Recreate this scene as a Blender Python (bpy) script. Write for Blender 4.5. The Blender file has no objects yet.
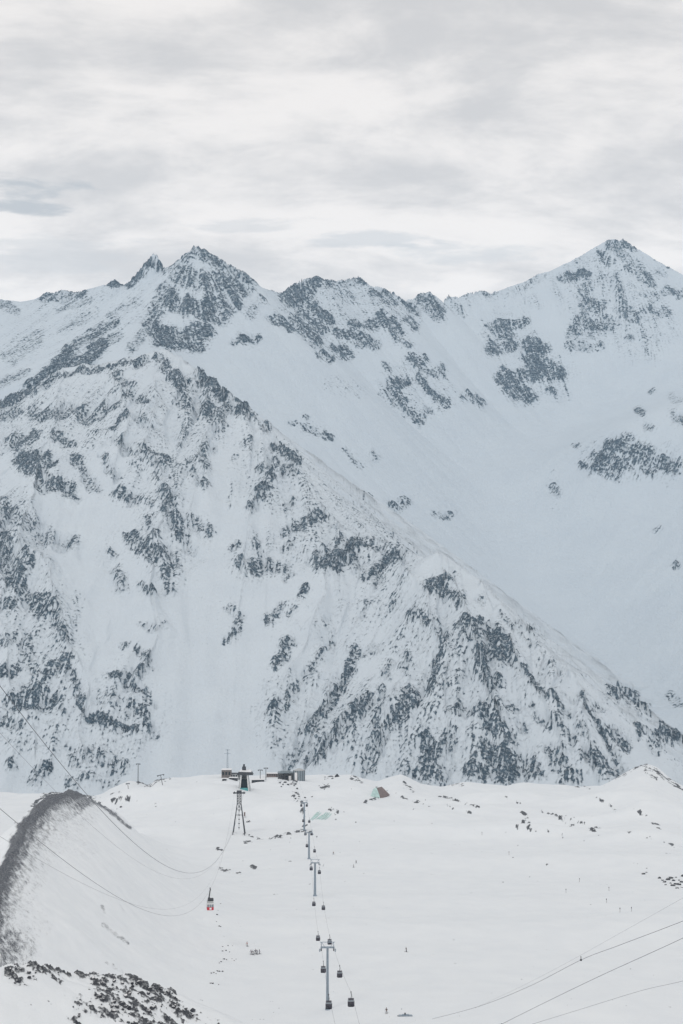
import bpy, bmesh, math, random
import numpy as np
from mathutils import Vector, Matrix

random.seed(7)
RNG = np.random.default_rng(11)
sc = bpy.context.scene
COL = sc.collection
W, H = 683, 1024
K = 36.0 / 50.0 / 1024.0            # tangent per pixel of a 50 mm lens on a 36 mm tall frame
HOR = 600.0                          # pixel row of the true horizon
PITCH = math.atan((HOR - 512) * K)
CP, SP = math.cos(PITCH), math.sin(PITCH)

def P(px, py, d):
    """world point seen at a pixel, at forward distance d (camera at the origin, looking along +Y)"""
    u = (px - 341.5) * K
    v = (512 - py) * K
    dy = CP - v * SP
    dz = SP + v * CP
    return Vector((u / dy * d, d, dz / dy * d))

def proj(x, y, z):
    f = y * CP + z * SP
    v = -y * SP + z * CP
    return 341.5 + x / f / K, 512 - v / f / K

# ------------------------------------------------------------------ noise
_perm = RNG.permutation(1024).astype(np.int32)
_ga = RNG.uniform(0, 2 * np.pi, 1024)
_gx = np.cos(_ga).astype(np.float32); _gy = np.sin(_ga).astype(np.float32)

def pn(x, y, seed=0):
    """2D gradient noise, about -1..1"""
    x = np.asarray(x, dtype=np.float32) + seed * 17.31; y = np.asarray(y, dtype=np.float32) - seed * 9.77
    xi = np.floor(x).astype(np.int32); yi = np.floor(y).astype(np.int32)
    xf = x - xi; yf = y - yi
    u = xf * xf * xf * (xf * (xf * 6 - 15) + 10); v = yf * yf * yf * (yf * (yf * 6 - 15) + 10)
    def g(ix, iy, fx, fy):
        h = _perm[(_perm[ix & 1023] + iy) & 1023]
        return _gx[h] * fx + _gy[h] * fy
    a = g(xi, yi, xf, yf); b = g(xi + 1, yi, xf - 1, yf)
    c = g(xi, yi + 1, xf, yf - 1); d = g(xi + 1, yi + 1, xf - 1, yf - 1)
    return 1.5 * ((a + (b - a) * u) + ((c + (d - c) * u) - (a + (b - a) * u)) * v)

def fbm(x, y, s, octv=4, seed=0, gain=0.5):
    r = 0; a = 1.0; f = 1.0 / s; n = 0
    for i in range(octv):
        r = r + a * pn(x * f, y * f, seed + i * 3); n += a * a
        a *= gain; f *= 2.03
    return r / math.sqrt(n)

def smax(a, b, k):
    h = np.clip(0.5 + 0.5 * (a - b) / k, 0, 1)
    return b + (a - b) * h + k * h * (1 - h)

def sstep(a, b, x):
    t = np.clip((x - a) / (b - a), 0, 1); return t * t * (3 - 2 * t)

def seg_dist(x, y, p, q):
    vx, vy = q[0] - p[0], q[1] - p[1]
    L = max(vx * vx + vy * vy, 1e-6)
    t = np.clip(((x - p[0]) * vx + (y - p[1]) * vy) / L, 0, 1)
    dx = x - (p[0] + t * vx); dy = y - (p[1] + t * vy)
    return np.sqrt(dx * dx + dy * dy), t

def ridge(x, y, pts, prof):
    """height of a ridge: each point of the crest line shed by a slope profile"""
    z = np.full(np.shape(x), -1e5, dtype=np.float32)
    for p, q in zip(pts[:-1], pts[1:]):
        d, t = seg_dist(x, y, p, q)
        z = np.maximum(z, p[2] + t * (q[2] - p[2]) - prof(d, y - (p[1] + t * (q[1] - p[1]))))
    return z

def rbf(ctrl):
    c = np.array([(p[0], p[1]) for p in ctrl]) / 1000.0; z = np.array([p[2] for p in ctrl])
    n = len(c)
    def ker(r): return np.where(r > 1e-9, r * r * np.log(np.maximum(r, 1e-9)), 0)
    A = ker(np.linalg.norm(c[:, None] - c[None], axis=2)) + np.eye(n) * 0.01
    Q = np.c_[np.ones(n), c]
    M = np.block([[A, Q], [Q.T, np.zeros((3, 3))]])
    w = np.linalg.solve(M, np.r_[z, 0, 0, 0])
    def f(x, y):
        x = np.asarray(x) / 1000.0; y = np.asarray(y) / 1000.0
        r = w[n] + w[n + 1] * x + w[n + 2] * y
        for i in range(n):
            r = r + w[i] * ker(np.sqrt((x - c[i, 0]) ** 2 + (y - c[i, 1]) ** 2))
        return r
    return f

# ------------------------------------------------------------------ rock cover: (line, half width, share of rock)
BACK = [
 ([(20,340),(110,310),(200,290)],26,.11),([(300,300),(400,312)],26,.20),([(590,285),(640,325)],36,.20),([(505,330),(550,378)],26,.14),([(400,380),(435,395)],22,.14),([(600,458),(665,462)],20,.15),([(450,300),(520,285)],10,.15),([(30,300),(100,290)],12,.12),
 ([(0,303),(15,310)],6,.4),([(45,298),(82,294)],6,.5),([(60,310),(90,300)],4,.35),([(108,283),(122,283)],4,.9),
 ([(130,282),(150,260)],5,.95),([(150,260),(160,268)],5,.95),([(170,268),(180,262)],3,.4),
 ([(185,258),(200,249)],4,.6),([(200,250),(250,278)],8,.62),([(180,275),(240,290)],12,.6),([(165,300),(220,315)],10,.7),
 ([(165,290),(150,325)],8,.65),([(160,335),(205,332)],9,.75),([(210,300),(232,305)],8,.7),([(160,343),(200,346)],5,.75),
 ([(272,318),(292,328)],5,.75),([(235,341),(258,339)],4,.75),([(250,316),(262,300)],5,.35),([(245,275),(285,295)],3,.4),
 ([(0,406),(30,394)],4,.95),([(30,386),(47,372)],5,.8),([(49,370),(70,351)],6,.8),([(53,374),(88,360),(102,344)],7,.8),
 ([(75,345),(115,322)],6,.5),([(10,358),(38,337)],8,.3),([(0,385),(25,372)],5,.35),([(110,318),(140,300)],6,.3),([(60,330),(95,312)],6,.25),
 ([(130,350),(150,330)],5,.4),([(100,345),(120,335)],5,.4),
 ([(286,296),(319,279)],7,.72),([(293,302),(310,290)],8,.7),([(310,306),(331,320)],5,.7),([(302,313),(304,315)],6,.6),
 ([(328,282),(363,281)],6,.5),([(340,295),(350,297)],8,.42),([(361,281),(365,283)],4,.75),([(370,293),(391,294)],4,.6),([(381,299),(405,303)],5,.45),
 ([(352,325),(398,322)],5,.72),([(380,316),(398,333)],6,.7),([(409,320),(415,326)],5,.6),([(400,340),(409,345)],4,.5),
 ([(293,320),(317,342)],7,.65),([(303,320),(324,330)],6,.6),([(335,332),(370,339)],4,.7),([(360,343),(377,344)],5,.5),
 ([(319,353),(331,360)],4,.6),([(337,347),(349,355)],5,.9),([(425,300),(436,312)],9,.68),([(405,304),(416,313)],4,.55),
 ([(447,297),(465,293)],4,.4),([(455,306),(461,312)],6,.3),([(475,292),(492,293)],4,.4),
 ([(412,358),(423,362)],5,.7),([(416,365),(437,376)],3,.6),([(441,367),(444,376)],4,.6),([(386,365),(388,367)],4,.4),
 ([(391,385),(405,383)],6,.7),([(388,392),(419,420)],7,.55),([(419,379),(437,401)],4,.6),([(431,394),(447,404)],5,.65),([(428,411),(431,412)],4,.5),
 ([(465,395),(480,401)],5,.5),([(328,383),(360,392)],8,.12),
 ([(610,246),(635,246)],5,.6),([(617,251),(640,267)],5,.5),([(561,278),(587,274)],5,.75),([(630,267),(651,282)],6,.6),
 ([(584,303),(600,308)],8,.6),([(574,333),(584,318)],7,.6),([(589,328),(610,323)],9,.6),([(620,308),(635,318)],7,.5),
 ([(615,277),(620,302)],7,.4),([(579,297),(600,277)],6,.35),([(569,346),(600,346)],5,.4),([(646,310),(666,313)],6,.5),
 ([(661,272),(663,275)],4,.4),([(666,292),(690,295)],5,.5),([(656,258),(671,267)],3,.4),([(628,336),(632,337)],4,.5),
 ([(600,255),(612,262)],5,.45),([(640,290),(655,300)],5,.35),
 ([(492,326),(523,323)],6,.7),([(492,349),(512,346)],7,.65),([(500,336),(510,336)],8,.6),([(528,344),(543,349)],8,.7),
 ([(528,359),(548,369)],8,.7),([(538,374),(561,374)],7,.7),([(550,390),(555,393)],4,.6),([(502,377),(533,374)],8,.75),([(510,387),(530,397)],8,.75),
 ([(517,290),(543,277)],4,.3),([(530,300),(538,304)],6,.2),
 ([(583,465),(628,468)],5,.6),([(609,446),(651,451)],6,.7),([(598,457),(625,465)],8,.7),([(636,455),(674,467)],8,.7),([(645,469),(652,472)],5,.6),
 ([(590,467),(617,478)],3,.6),([(625,438),(631,439)],4,.5),([(554,488),(558,492)],4,.5),([(552,474),(556,508)],6,.08),([(575,446),(577,447)],2.5,.5),
 ([(638,411),(643,414)],4,.5),([(646,428),(651,429)],4,.45),([(650,393),(653,390)],3,.45),([(676,417),(681,422)],6,.45),([(674,398),(676,400)],6,.2),
 ([(655,532),(659,529)],4,.22),([(675,568),(678,565)],3,.5),([(434,514),(437,515)],3,.4),([(444,517),(449,516)],4,.8),
 ([(304,427),(316,432)],4,.6),([(305,417),(307,418)],2.5,.7),([(291,423),(295,424)],3,.4),([(324,435),(329,438)],4,.6),([(345,450),(362,467)],4,.35),
 ([(372,453),(375,458)],5,.25),([(367,501),(376,509)],5,.7),([(350,501),(354,502)],4,.4),([(394,506),(405,503)],6,.45),([(405,546),(410,551)],4,.6),
 ([(610,690),(644,708)],5,.5),([(630,690),(635,697)],6,.45),([(610,731),(628,747)],5,.7),([(596,707),(601,710)],4,.45),([(638,728),(643,735)],5,.5),
 ([(652,745),(658,750)],5,.4),([(659,736),(690,740)],5,.92),([(671,699),(678,704)],6,.3),([(528,629),(533,632)],3,.5),
]
SPUR = [
 ([(15,425),(120,415),(205,420)],36,0.213),([(150,440),(172,560)],28,0.213),([(8,520),(50,680)],36,0.254),([(25,720),(125,715)],42,0.192),([(265,470),(390,560)],30,0.213),([(300,715),(420,740)],48,0.213),
 ([(445,640),(498,770)],42,.27),([(525,650),(600,770)],32,.14),([(395,600),(440,690)],28,.20),([(320,540),(250,560)],24,.16),([(230,420),(260,500)],20,.10),([(330,640),(380,600)],30,.12),([(620,700),(680,745)],22,.10),
 ([(0,406),(30,393)],4,.95),([(30,393),(60,376),(100,370),(160,357)],3,.6),([(165,365),(190,404),(212,415)],6,.65),([(175,375),(200,392)],5,.5),
 ([(200,376),(225,400),(242,411)],6,.88),([(180,400),(222,425)],6,.5),([(98,416),(123,397)],6,.6),([(116,376),(133,390)],6,.45),
 ([(130,393),(145,402)],5,.6),([(112,430),(127,414)],3,.7),([(118,440),(128,448)],6,.6),([(137,418),(151,425)],5,.45),
 ([(35,414),(63,414)],8,.6),([(67,407),(90,420)],7,.55),([(14,446),(35,435)],6,.65),([(22,462),(50,460)],9,.85),([(30,467),(40,468)],7,.9),
 ([(56,435),(72,446)],6,.6),([(42,482),(68,488)],8,.65),([(75,460),(95,490)],6,.5),([(70,496),(75,498)],6,.4),([(0,418),(20,412)],6,.5),
 ([(4,443),(15,434)],4,.5),([(0,505),(35,527)],8,.5),([(105,460),(116,475)],6,.45),([(117,495),(137,499)],7,.55),([(148,502),(153,505)],4,.5),
 ([(140,450),(165,463)],8,.5),([(155,472),(157,476)],5,.5),([(190,460),(210,446)],6,.5),([(193,474),(207,484)],5,.5),([(165,495),(176,520)],8,.6),
 ([(169,507),(183,535)],9,.62),([(193,521),(207,532)],7,.45),([(188,545),(193,548)],5,.5),([(133,539),(155,556)],9,.65),([(147,521),(155,535)],6,.55),
 ([(165,549),(176,563)],6,.55),([(110,553),(115,555)],4,.4),([(116,570),(123,588)],6,.4),([(140,584),(153,595)],4,.6),([(165,570),(170,591)],5,.6),
 ([(7,514),(35,525)],9,.45),([(39,535),(70,542)],9,.5),([(0,535),(14,570)],10,.65),([(14,580),(46,612)],10,.75),([(21,552),(32,563)],5,.5),
 ([(0,605),(14,605)],6,.6),([(46,595),(56,616)],6,.65),([(53,616),(67,640)],6,.6),([(0,640),(21,640)],7,.5),([(28,633),(21,661)],5,.6),
 ([(0,676),(18,665)],6,.7),([(32,651),(35,676)],6,.5),([(46,676),(67,658)],7,.6),([(67,661),(84,711)],5,.7),([(14,700),(49,700)],12,.75),
 ([(0,718),(18,725)],7,.7),([(25,686),(42,690)],6,.5),([(62,712),(66,718)],4,.5),([(70,746),(75,763)],5,.5),([(35,778),(46,770)],9,.55),
 ([(8,766),(13,769)],5,.5),([(68,779),(74,784)],6,.4),([(88,753),(119,767)],10,.42),([(84,775),(110,780)],8,.35),
 ([(91,714),(105,725)],6,.98),([(105,725),(133,732)],5,.7),([(98,697),(133,711)],8,.35),([(128,705),(132,712)],6,.5),([(140,711),(155,735)],6,.6),
 ([(145,698),(150,703)],6,.5),([(112,679),(147,693)],5,.65),([(140,651),(151,665)],5,.5),([(130,676),(140,672)],6,.5),([(140,623),(163,626)],4,.4),
 ([(122,645),(125,648)],4,.4),([(77,595),(75,626)],5,.22),([(225,641),(240,628)],3,.7),([(229,605),(233,609)],4,.5),
 ([(200,400),(223,423)],7,.5),([(223,400),(242,408)],5,.9),([(200,449),(208,468)],5,.5),([(246,415),(268,430)],3,.4),([(274,444),(299,463)],4,.85),
 ([(276,465),(295,472)],5,.5),([(270,477),(275,480)],3,.8),([(257,469),(262,471)],3,.6),([(244,445),(250,442)],4,.4),([(232,458),(237,455)],3,.4),
 ([(257,495),(268,490)],4,.7),([(249,510),(264,499)],2.5,.5),([(234,480),(228,507)],3,.25),([(284,507),(293,499)],5,.55),([(284,529),(322,518)],6,.65),
 ([(286,546),(292,543)],6,.5),([(316,513),(320,516)],4,.8),([(322,564),(352,552)],9,.8),([(328,567),(338,567)],7,.92),([(335,543),(340,538)],6,.6),
 ([(312,560),(330,545)],6,.45),([(352,541),(379,548)],6,.55),([(364,579),(398,556)],5,.65),([(376,585),(384,580)],6,.4),([(353,569),(359,565)],6,.5),
 ([(242,564),(284,567)],8,.5),([(250,571),(257,573)],6,.6),([(257,541),(261,552)],6,.4),([(231,549),(238,545)],4,.55),([(286,579),(290,575)],4,.4),
 ([(428,587),(459,598)],7,.7),([(432,579),(451,579)],5,.6),([(227,608),(232,605)],4,.5),([(242,613),(228,640)],4,.5),([(268,621),(282,606)],5,.45),
 ([(301,597),(305,591)],4,.5),([(289,615),(293,611)],3,.5),([(324,623),(328,618)],3,.35),([(362,617),(368,605)],5,.4),([(409,617),(428,621)],7,.45),
 ([(394,608),(402,602)],7,.3),([(276,667),(291,642)],5,.6),([(268,716),(300,680),(333,640)],3.5,.55),([(276,720),(314,670)],3,.4),
 ([(288,762),(318,720),(345,682),(356,651)],6,.65),([(310,762),(333,739),(367,701)],8,.6),([(299,731),(318,708)],5,.5),([(358,708),(367,704)],6,.6),
 ([(364,653),(379,645)],6,.35),([(367,766),(383,727),(413,701)],9,.6),([(375,720),(383,689)],5,.55),([(385,675),(390,665)],5,.4),([(398,724),(406,716)],8,.5),
 ([(428,693),(444,632)],5,.65),([(404,668),(409,658)],5,.5),([(404,698),(410,690)],6,.45),([(413,663),(428,659)],5,.3),
 ([(428,773),(428,743)],9,.75),([(447,762),(451,731)],9,.6),([(410,779),(417,775)],8,.5),([(404,750),(408,744)],5,.35),
 ([(457,623),(480,621)],5,.8),([(465,636),(488,632)],8,.55),([(480,651),(510,655)],9,.7),([(495,636),(507,648)],8,.75),([(480,670),(495,682)],8,.6),
 ([(442,644),(438,670)],6,.4),([(461,708),(492,712)],10,.6),([(492,701),(514,705)],7,.5),([(488,720),(510,739)],9,.75),([(492,750),(507,773)],14,.85),
 ([(470,774),(482,774)],8,.7),([(431,750),(442,773)],10,.65),([(519,722),(525,727)],5,.5),([(518,758),(537,773)],9,.65),([(443,741),(449,737)],8,.5),
 ([(522,667),(537,689),(571,716)],3,.6),([(530,708),(549,724)],5,.5),([(556,724),(575,746)],4,.4),([(579,693),(600,728),(617,758)],2.5,.7),
 ([(552,750),(568,781)],9,.6),([(590,754),(617,773)],10,.65),([(581,729),(586,734)],6,.35),([(572,776),(578,779)],6,.5),([(514,625),(530,644)],2.5,.35),
 ([(478,597),(483,600)],3,.4),([(501,613),(514,628)],2.5,.4),([(495,625),(514,640)],2,.4),([(610,690),(644,708)],5,.5),([(630,690),(635,697)],6,.45),([(610,731),(628,747)],5,.7),([(596,707),(601,710)],4,.45),([(638,728),(643,735)],5,.5),([(652,745),(658,750)],5,.4),([(659,736),(690,740)],5,.92),([(671,699),(678,704)],6,.3),([(528,629),(533,632)],3,.5),([(548,665),(560,672)],3,.3),([(565,690),(580,705)],3,.3),
]
GROUND = [
 ([(-14,965),(-6,905),(6,868),(24,829),(45,803),(64,792),(80,794)],7,.97),([(-12,965),(-3,905),(10,868),(28,829),(49,804),(68,795),(84,799)],11,.74),([(-8,965),(2,908),(16,872),(34,835),(54,811),(74,802)],17,.42),
 ([(0,960),(10,915),(24,880),(42,845),(62,820),(80,809)],22,.22),([(8,950),(24,905),(38,875),(56,845),(78,822)],26,.09),([(-10,970),(6,945)],20,.62),([(0,975),(18,945)],22,.36),
 ([(72,793),(90,799),(110,811),(130,828)],1.6,.75),([(20,900),(45,925)],10,.16),([(60,845),(90,850)],10,.15),([(78,832),(82,845)],4,.2),
 ([(113,802),(124,799)],3,.7),([(117,808),(121,806)],2.5,.8),([(128,797),(135,801)],3,.45),([(112,795),(118,793)],2,.5),([(138,782),(150,786)],2,.8),([(155,780),(168,778)],3,.75),
 ([(152,807),(158,804)],2.5,.5),([(174,823),(182,826)],1.5,.25),([(236,832),(250,835),(258,838),(272,838)],1.3,.7),([(274,838),(290,833),(305,830),(313,832)],1.4,.8),
 ([(245,842),(252,843)],1.5,.4),([(218,849),(222,850)],1.2,.8),([(219,869),(230,871)],1.3,.6),([(237,873),(240,874)],1.2,.7),([(252,867),(255,868)],1.2,.7),
 ([(294,793),(299,800)],3,.5),([(301,812),(303,816)],2,.8),([(330,809),(336,812)],2.5,.75),([(342,812),(350,808)],1.5,.6),([(322,787),(328,786)],2,.85),
 ([(325,777),(332,778)],2,.7),([(352,778),(360,781)],2,.8),([(377,789),(388,793)],2,.4),([(385,776),(392,772)],2,.8),([(282,780),(296,784)],3,.55),([(400,797),(430,806)],1.4,.5),
 ([(365,802),(378,798)],1.5,.5),([(405,782),(412,790)],1.5,.6),([(440,796),(478,807)],1.3,.6),([(448,806),(470,813)],1.3,.35),([(500,795),(520,802)],1.2,.4),
 ([(519,826),(527,818)],2,.75),([(527,822),(536,828)],1.5,.7),([(528,828),(562,832)],2.2,.35),([(556,817),(572,825)],2.5,.7),([(588,828),(595,831)],2,.65),
 ([(540,811),(600,828)],1.8,.3),([(595,795),(616,811)],1.5,.4),([(640,812),(660,828)],1.8,.45),([(628,832),(664,842)],1.5,.4),([(655,840),(683,848)],1.3,.3),
 ([(616,778),(632,769),(645,765),(662,776),(683,790)],1.8,.65),([(645,771),(656,778)],2,.5),([(450,785),(462,784)],1.5,.35),([(575,786),(590,788)],1.3,.4),
 ([(282,858),(290,860)],1.2,.6),([(305,826),(306,829)],2,.4),([(102,906),(105,912)],1.5,.45),([(103,924),(128,943)],1.8,.5),([(106,962),(122,972)],1.6,.35),([(120,905),(124,912)],1.2,.2),
 ([(520,812),(528,815)],1.2,.4),
]
KNOLL = [
 ([(8,976),(25,968),(42,966)],7,.75),([(20,982),(34,978)],5,.55),([(45,970),(62,968)],5,.8),([(55,976),(60,980)],4,.5),
 ([(74,972),(90,970),(102,974)],6,.85),([(95,980),(120,984)],6,.7),([(108,975),(118,980)],4,.7),([(130,978),(152,985),(160,990)],6,.9),
 ([(100,992),(130,996)],9,.6),([(80,1003),(110,1012)],9,.6),([(120,1005),(165,1000)],9,.66),([(165,1000),(185,1015)],8,.85),([(130,1018),(170,1022)],9,.62),
 ([(70,1018),(78,1022)],4,.6),([(185,1012),(215,1024)],5,.35),([(150,995),(172,992)],5,.75),
]

def raster(strokes, x0, y0, x1, y1, soft=1.35):
    """density map of the rock cover, one cell per pixel"""
    yy, xx = np.mgrid[y0:y1, x0:x1].astype(np.float32)
    wx = xx + 3.0 * pn(xx / 9, yy / 9, 5) + 1.5 * pn(xx / 4, yy / 4, 6); wy = yy + 3.0 * pn(xx / 9, yy / 9, 7) + 1.5 * pn(xx / 4, yy / 4, 8)
    m = np.zeros_like(xx)
    for pts, r, s in strokes:
        b = r * 2.2 + 6
        ax = max(int(min(p[0] for p in pts) - b) - x0, 0); bx = min(int(max(p[0] for p in pts) + b) - x0, x1 - x0)
        ay = max(int(min(p[1] for p in pts) - b) - y0, 0); by = min(int(max(p[1] for p in pts) + b) - y0, y1 - y0)
        if bx <= ax or by <= ay: continue
        w = min(r / 5.0, 1.0)
        sx = xx[ay:by, ax:bx] * (1 - w) + wx[ay:by, ax:bx] * w; sy = yy[ay:by, ax:bx] * (1 - w) + wy[ay:by, ax:bx] * w
        d = np.full(sx.shape, 1e9, dtype=np.float32)
        for p, q in zip(pts[:-1], pts[1:]):
            d = np.minimum(d, seg_dist(sx, sy, p, q)[0])
        v = s * (1 - sstep(0.55 * r, soft * r + 0.6, d))
        m[ay:by, ax:bx] = np.maximum(m[ay:by, ax:bx], v)
    return m

def sample(m, x0, y0, px, py):
    h, w = m.shape
    fx = np.clip(px - x0, 0, w - 1.001); fy = np.clip(py - y0, 0, h - 1.001)
    ix = fx.astype(np.int32); iy = fy.astype(np.int32); ax = fx - ix; ay = fy - iy
    return (m[iy, ix] * (1 - ax) + m[iy, ix + 1] * ax) * (1 - ay) + (m[iy + 1, ix] * (1 - ax) + m[iy + 1, ix + 1] * ax) * ay

def quant(d):
    """threshold on a unit normal that leaves the share d above it"""
    d = np.clip(d, 0.003, 0.985)
    p = np.minimum(d, 1 - d); t = np.sqrt(-2 * np.log(p))
    q = t - (2.30753 + 0.27061 * t) / (1 + 0.99229 * t + 0.04481 * t * t)
    return np.where(d < 0.5, q, -q)

# ------------------------------------------------------------------ mountains
SKY = [(-260,330,5600),(-150,310,5700),(-60,318,5700),(0,303,5650),(8,304,5600),(20,310,5500),(33,306,5400),(45,298,5350),(62,291,5300),(75,294,5300),(95,289,5250),(108,284,5200),(115,280,5180),
 (122,285,5170),(130,283,5150),(138,278,5130),(149,273,5120),(156,271,5110),(164,268,5100),(175,265,5060),(184,257,5020),(192,251,5000),(196,246,5000),(202,249,5000),(212,255,5000),(228,263,5010),
 (243,272,5030),(250,280,5060),(262,288,5150),(275,291,5250),(284,295,5350),(292,286,5450),(305,279,5500),(318,276,5550),(324,280,5570),(336,281,5600),(347,279,5650),(360,278,5680),(367,285,5700),
 (380,289,5750),(392,294,5800),(404,300,5850),(413,300,5880),(423,293,5900),(430,292,5920),(438,298,5950),(444,304,5980),(450,297,6000),(458,297,6000),(470,293,6050),(480,291,6080),(492,293,6100),
 (508,286,6150),(525,281,6200),(538,274,6250),(550,272,6280),(562,266,6320),(580,256,6400),(592,248,6450),(603,242,6500),(612,239,6500),(622,240,6500),(632,246,6480),(645,254,6450),(657,262,6420),
 (668,268,6400),(683,276,6350),(730,300,6250),(820,330,6100),(920,330,6000)]
CREST = [(-260,470,4000),(-120,440,3950),(-40,417,3900),(0,404,3880),(30,392,3860),(60,376,3830),(90,370,3780),(120,364,3740),(150,357,3700),(162,355,3680),(180,361,3630),(200,375,3560),(222,392,3480),
 (243,408,3400),(262,428,3330),(280,446,3270),(297,462,3220),(312,488,3150),(322,508,3090),(338,524,3040),(358,540,2990),(385,548,2950),(405,555,2910),(425,566,2860),(442,566,2830),(460,578,2790),
 (480,591,2740),(503,613,2680),(520,630,2640),(537,647,2600),(553,661,2560),(568,675,2520),(585,697,2480),(600,722,2440),(613,745,2400),(628,775,2360),(660,830,2300)]
sky_pts = [P(*p) for p in SKY]; crest_pts = [P(*p) for p in CREST]
basin_ctrl = [(0,380,4300),(60,340,4700),(120,320,4750),(100,352,4300),(130,347,4300),(200,347,4500),(250,346,4700),(300,400,4600),(280,430,4300),(350,430,4800),(400,430,5000),(330,372,5250),
 (450,420,5300),(480,352,5850),(550,405,5650),(600,400,5600),(450,480,4700),(400,500,4300),(340,490,3900),(500,550,4300),(550,600,4000),(600,650,3700),(650,705,3350),(683,742,3050),(620,745,2950),
 (683,400,4750),(660,440,4480),(620,440,4560),(610,485,4420),(640,485,4380),(560,500,4500),(683,490,4250),(683,560,3900),(683,650,3450),(760,420,4300),(760,560,3700),(760,680,3100),(520,460,4900),
 (-80,330,5000),(-80,400,4200),(-200,420,4200),(560,350,5950),(640,350,5900),(700,340,5900),(420,350,5650),(520,660,3200),(450,600,3500),(840,500,4200),(880,650,3300)]
basin_pts = [P(*p) for p in basin_ctrl] + [Vector((x, 8200, 300)) for x in (-3000, -1000, 1000, 3000)] + [Vector((x, 7300, 900)) for x in (-2500, -800, 800, 2500)]
basin_f = rbf(basin_pts)

def prof_sky(d, dy): return 0.92 * d + 0.00006 * d * d
def prof_spur(d, dy): return np.where(dy < 0, 0.80, 0.72) * d - 25 * (1 - np.exp(-d / 60)) * 0

NA_IN = 900
a_in = np.linspace(-0.2475, 0.2475, NA_IN)
a_out = 0.2475 + np.cumsum(np.linspace(0.0007, 0.007, 60))
A_M = np.r_[-a_out[::-1], a_in, a_out]
Y_M = np.r_[np.arange(1850, 2300, 15), np.arange(2300, 4000, 2.9), np.arange(4000, 6700, 4.2), np.arange(6700, 8600, 60)]

def coarse(f, A, Y, na=180, ny=200):
    ca = np.linspace(A[0], A[-1], na); cy = np.linspace(Y[0], Y[-1], ny)
    CA, CY = np.meshgrid(ca, cy); g = f(CA * CY, CY)
    fa = (A - ca[0]) / (ca[1] - ca[0]); fy = (Y - cy[0]) / (cy[1] - cy[0])
    ia = np.clip(fa.astype(int), 0, na - 2); iy = np.clip(fy.astype(int), 0, ny - 2)
    wa = (fa - ia)[None, :]; wy = (fy - iy)[:, None]
    return ((g[iy][:, ia] * (1 - wa) + g[iy][:, ia + 1] * wa) * (1 - wy) + (g[iy + 1][:, ia] * (1 - wa) + g[iy + 1][:, ia + 1] * wa) * wy).astype(np.float32)

AA, YY = np.meshgrid(A_M.astype(np.float32), Y_M.astype(np.float32))
XX = AA * YY
warpx = XX + 40 * fbm(XX, YY, 260, 3, 31); warpy = YY + 40 * fbm(XX, YY, 260, 3, 41)
zb = coarse(basin_f, A_M, Y_M)
zr = ridge(XX, YY, sky_pts, prof_sky)
_yc = np.interp(XX, [p[0] for p in crest_pts], [p[1] for p in crest_pts])
zb = zb - (sstep(640, 470, XX) * 1.3 * np.maximum(_yc + 260 - 150 * sstep(300, 430, XX) - YY, 0)).astype(np.float32)
PINN = [[(130,281,5120),(137,272,5115),(143,264,5112),(148,257.5,5110),(153,253.5,5108),(157,255,5106),(160,260,5103),(164,268,5100)],[(110,283,5185),(115,279.5,5180),(120,283,5175)],[(190,253,5000),(196,245.5,4995),(200,250,5000)],
 [(299,282,5480),(311,277,5505),(318,276.5,5530)],[(350,280,5640),(358,277.5,5660),(364,281,5680)],[(424,294,5890),(430,291.5,5900),(436,296,5915)],[(445,299,5965),(449,295,5975),(452,299,5985)],[(371,288,5720),(378,286,5735),(390,291,5760)],[(606,242,6480),(613,238.5,6480),(620,241,6490)],[(160,357,3680),(172,357,3650)]]
for pl in PINN: zr = np.maximum(zr, ridge(XX, YY, [P(*p) for p in pl], lambda d, dy: 2.6 * d))
zback = smax(zr, zb, 90)
zback = np.where(zr > zb, np.maximum(zr, zback - 40 * 0), zback)
# ribs that come down from the skyline
zspur = ridge(XX, YY, crest_pts, prof_spur)

def hit_fn(zfun, px, py, y0, y1, n=3000):
    ys = np.linspace(y0, y1, n); r = P(px, py, 1.0)
    zs = zfun(ys * r.x, ys)
    below = ys * r.z < zs
    i = np.argmax(below)
    d = ys[i] if below.any() else y1
    return Vector((r.x * d, d, r.z * d))

spur_f = lambda x, y: ridge(x, y, crest_pts, prof_spur)
RIBS = [([(442,567),(457,619),(478,680),(495,775)],55,45),([(365,545),(335,562),(310,640),(275,715)],38,50),([(162,356),(150,450),(168,520),(150,600),(142,680),(120,745)],50,60),
 ([(60,377),(45,460),(25,560),(42,605),(62,660),(80,710),(92,775)],55,60),([(405,557),(425,625),(440,680),(432,770)],45,45),([(503,614),(530,690),(560,775)],30,40),
 ([(-20,415),(-5,520),(0,640),(20,710),(40,778)],45,60),([(243,409),(215,440),(200,500),(180,540)],30,50),([(345,670),(318,720),(290,765)],28,35),([(367,700),(335,740),(305,770)],28,30),
 ([(413,700),(383,728),(367,770)],28,30),([(110,372),(120,440),(125,500)],25,40),([(300,465),(270,500),(245,565),(230,640)],22,45),([(568,676),(590,740),(600,778)],26,35)]
for pts, hgt, wid in RIBS:
    q = [hit_fn(spur_f, px, py, 2200, 4200, 900) for px, py in pts]
    dmin = np.full(XX.shape, 1e9, dtype=np.float32)
    n = len(q) - 1; acc = np.zeros_like(dmin)
    for i in range(n):
        d, t = seg_dist(warpx, warpy, q[i], q[i + 1])
        acc = np.maximum(acc, hgt * np.exp(-d / wid) * np.sin(np.pi * np.clip(0.12 + (i + t) / n * 0.85, 0, 1)))
    zspur += acc
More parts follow.
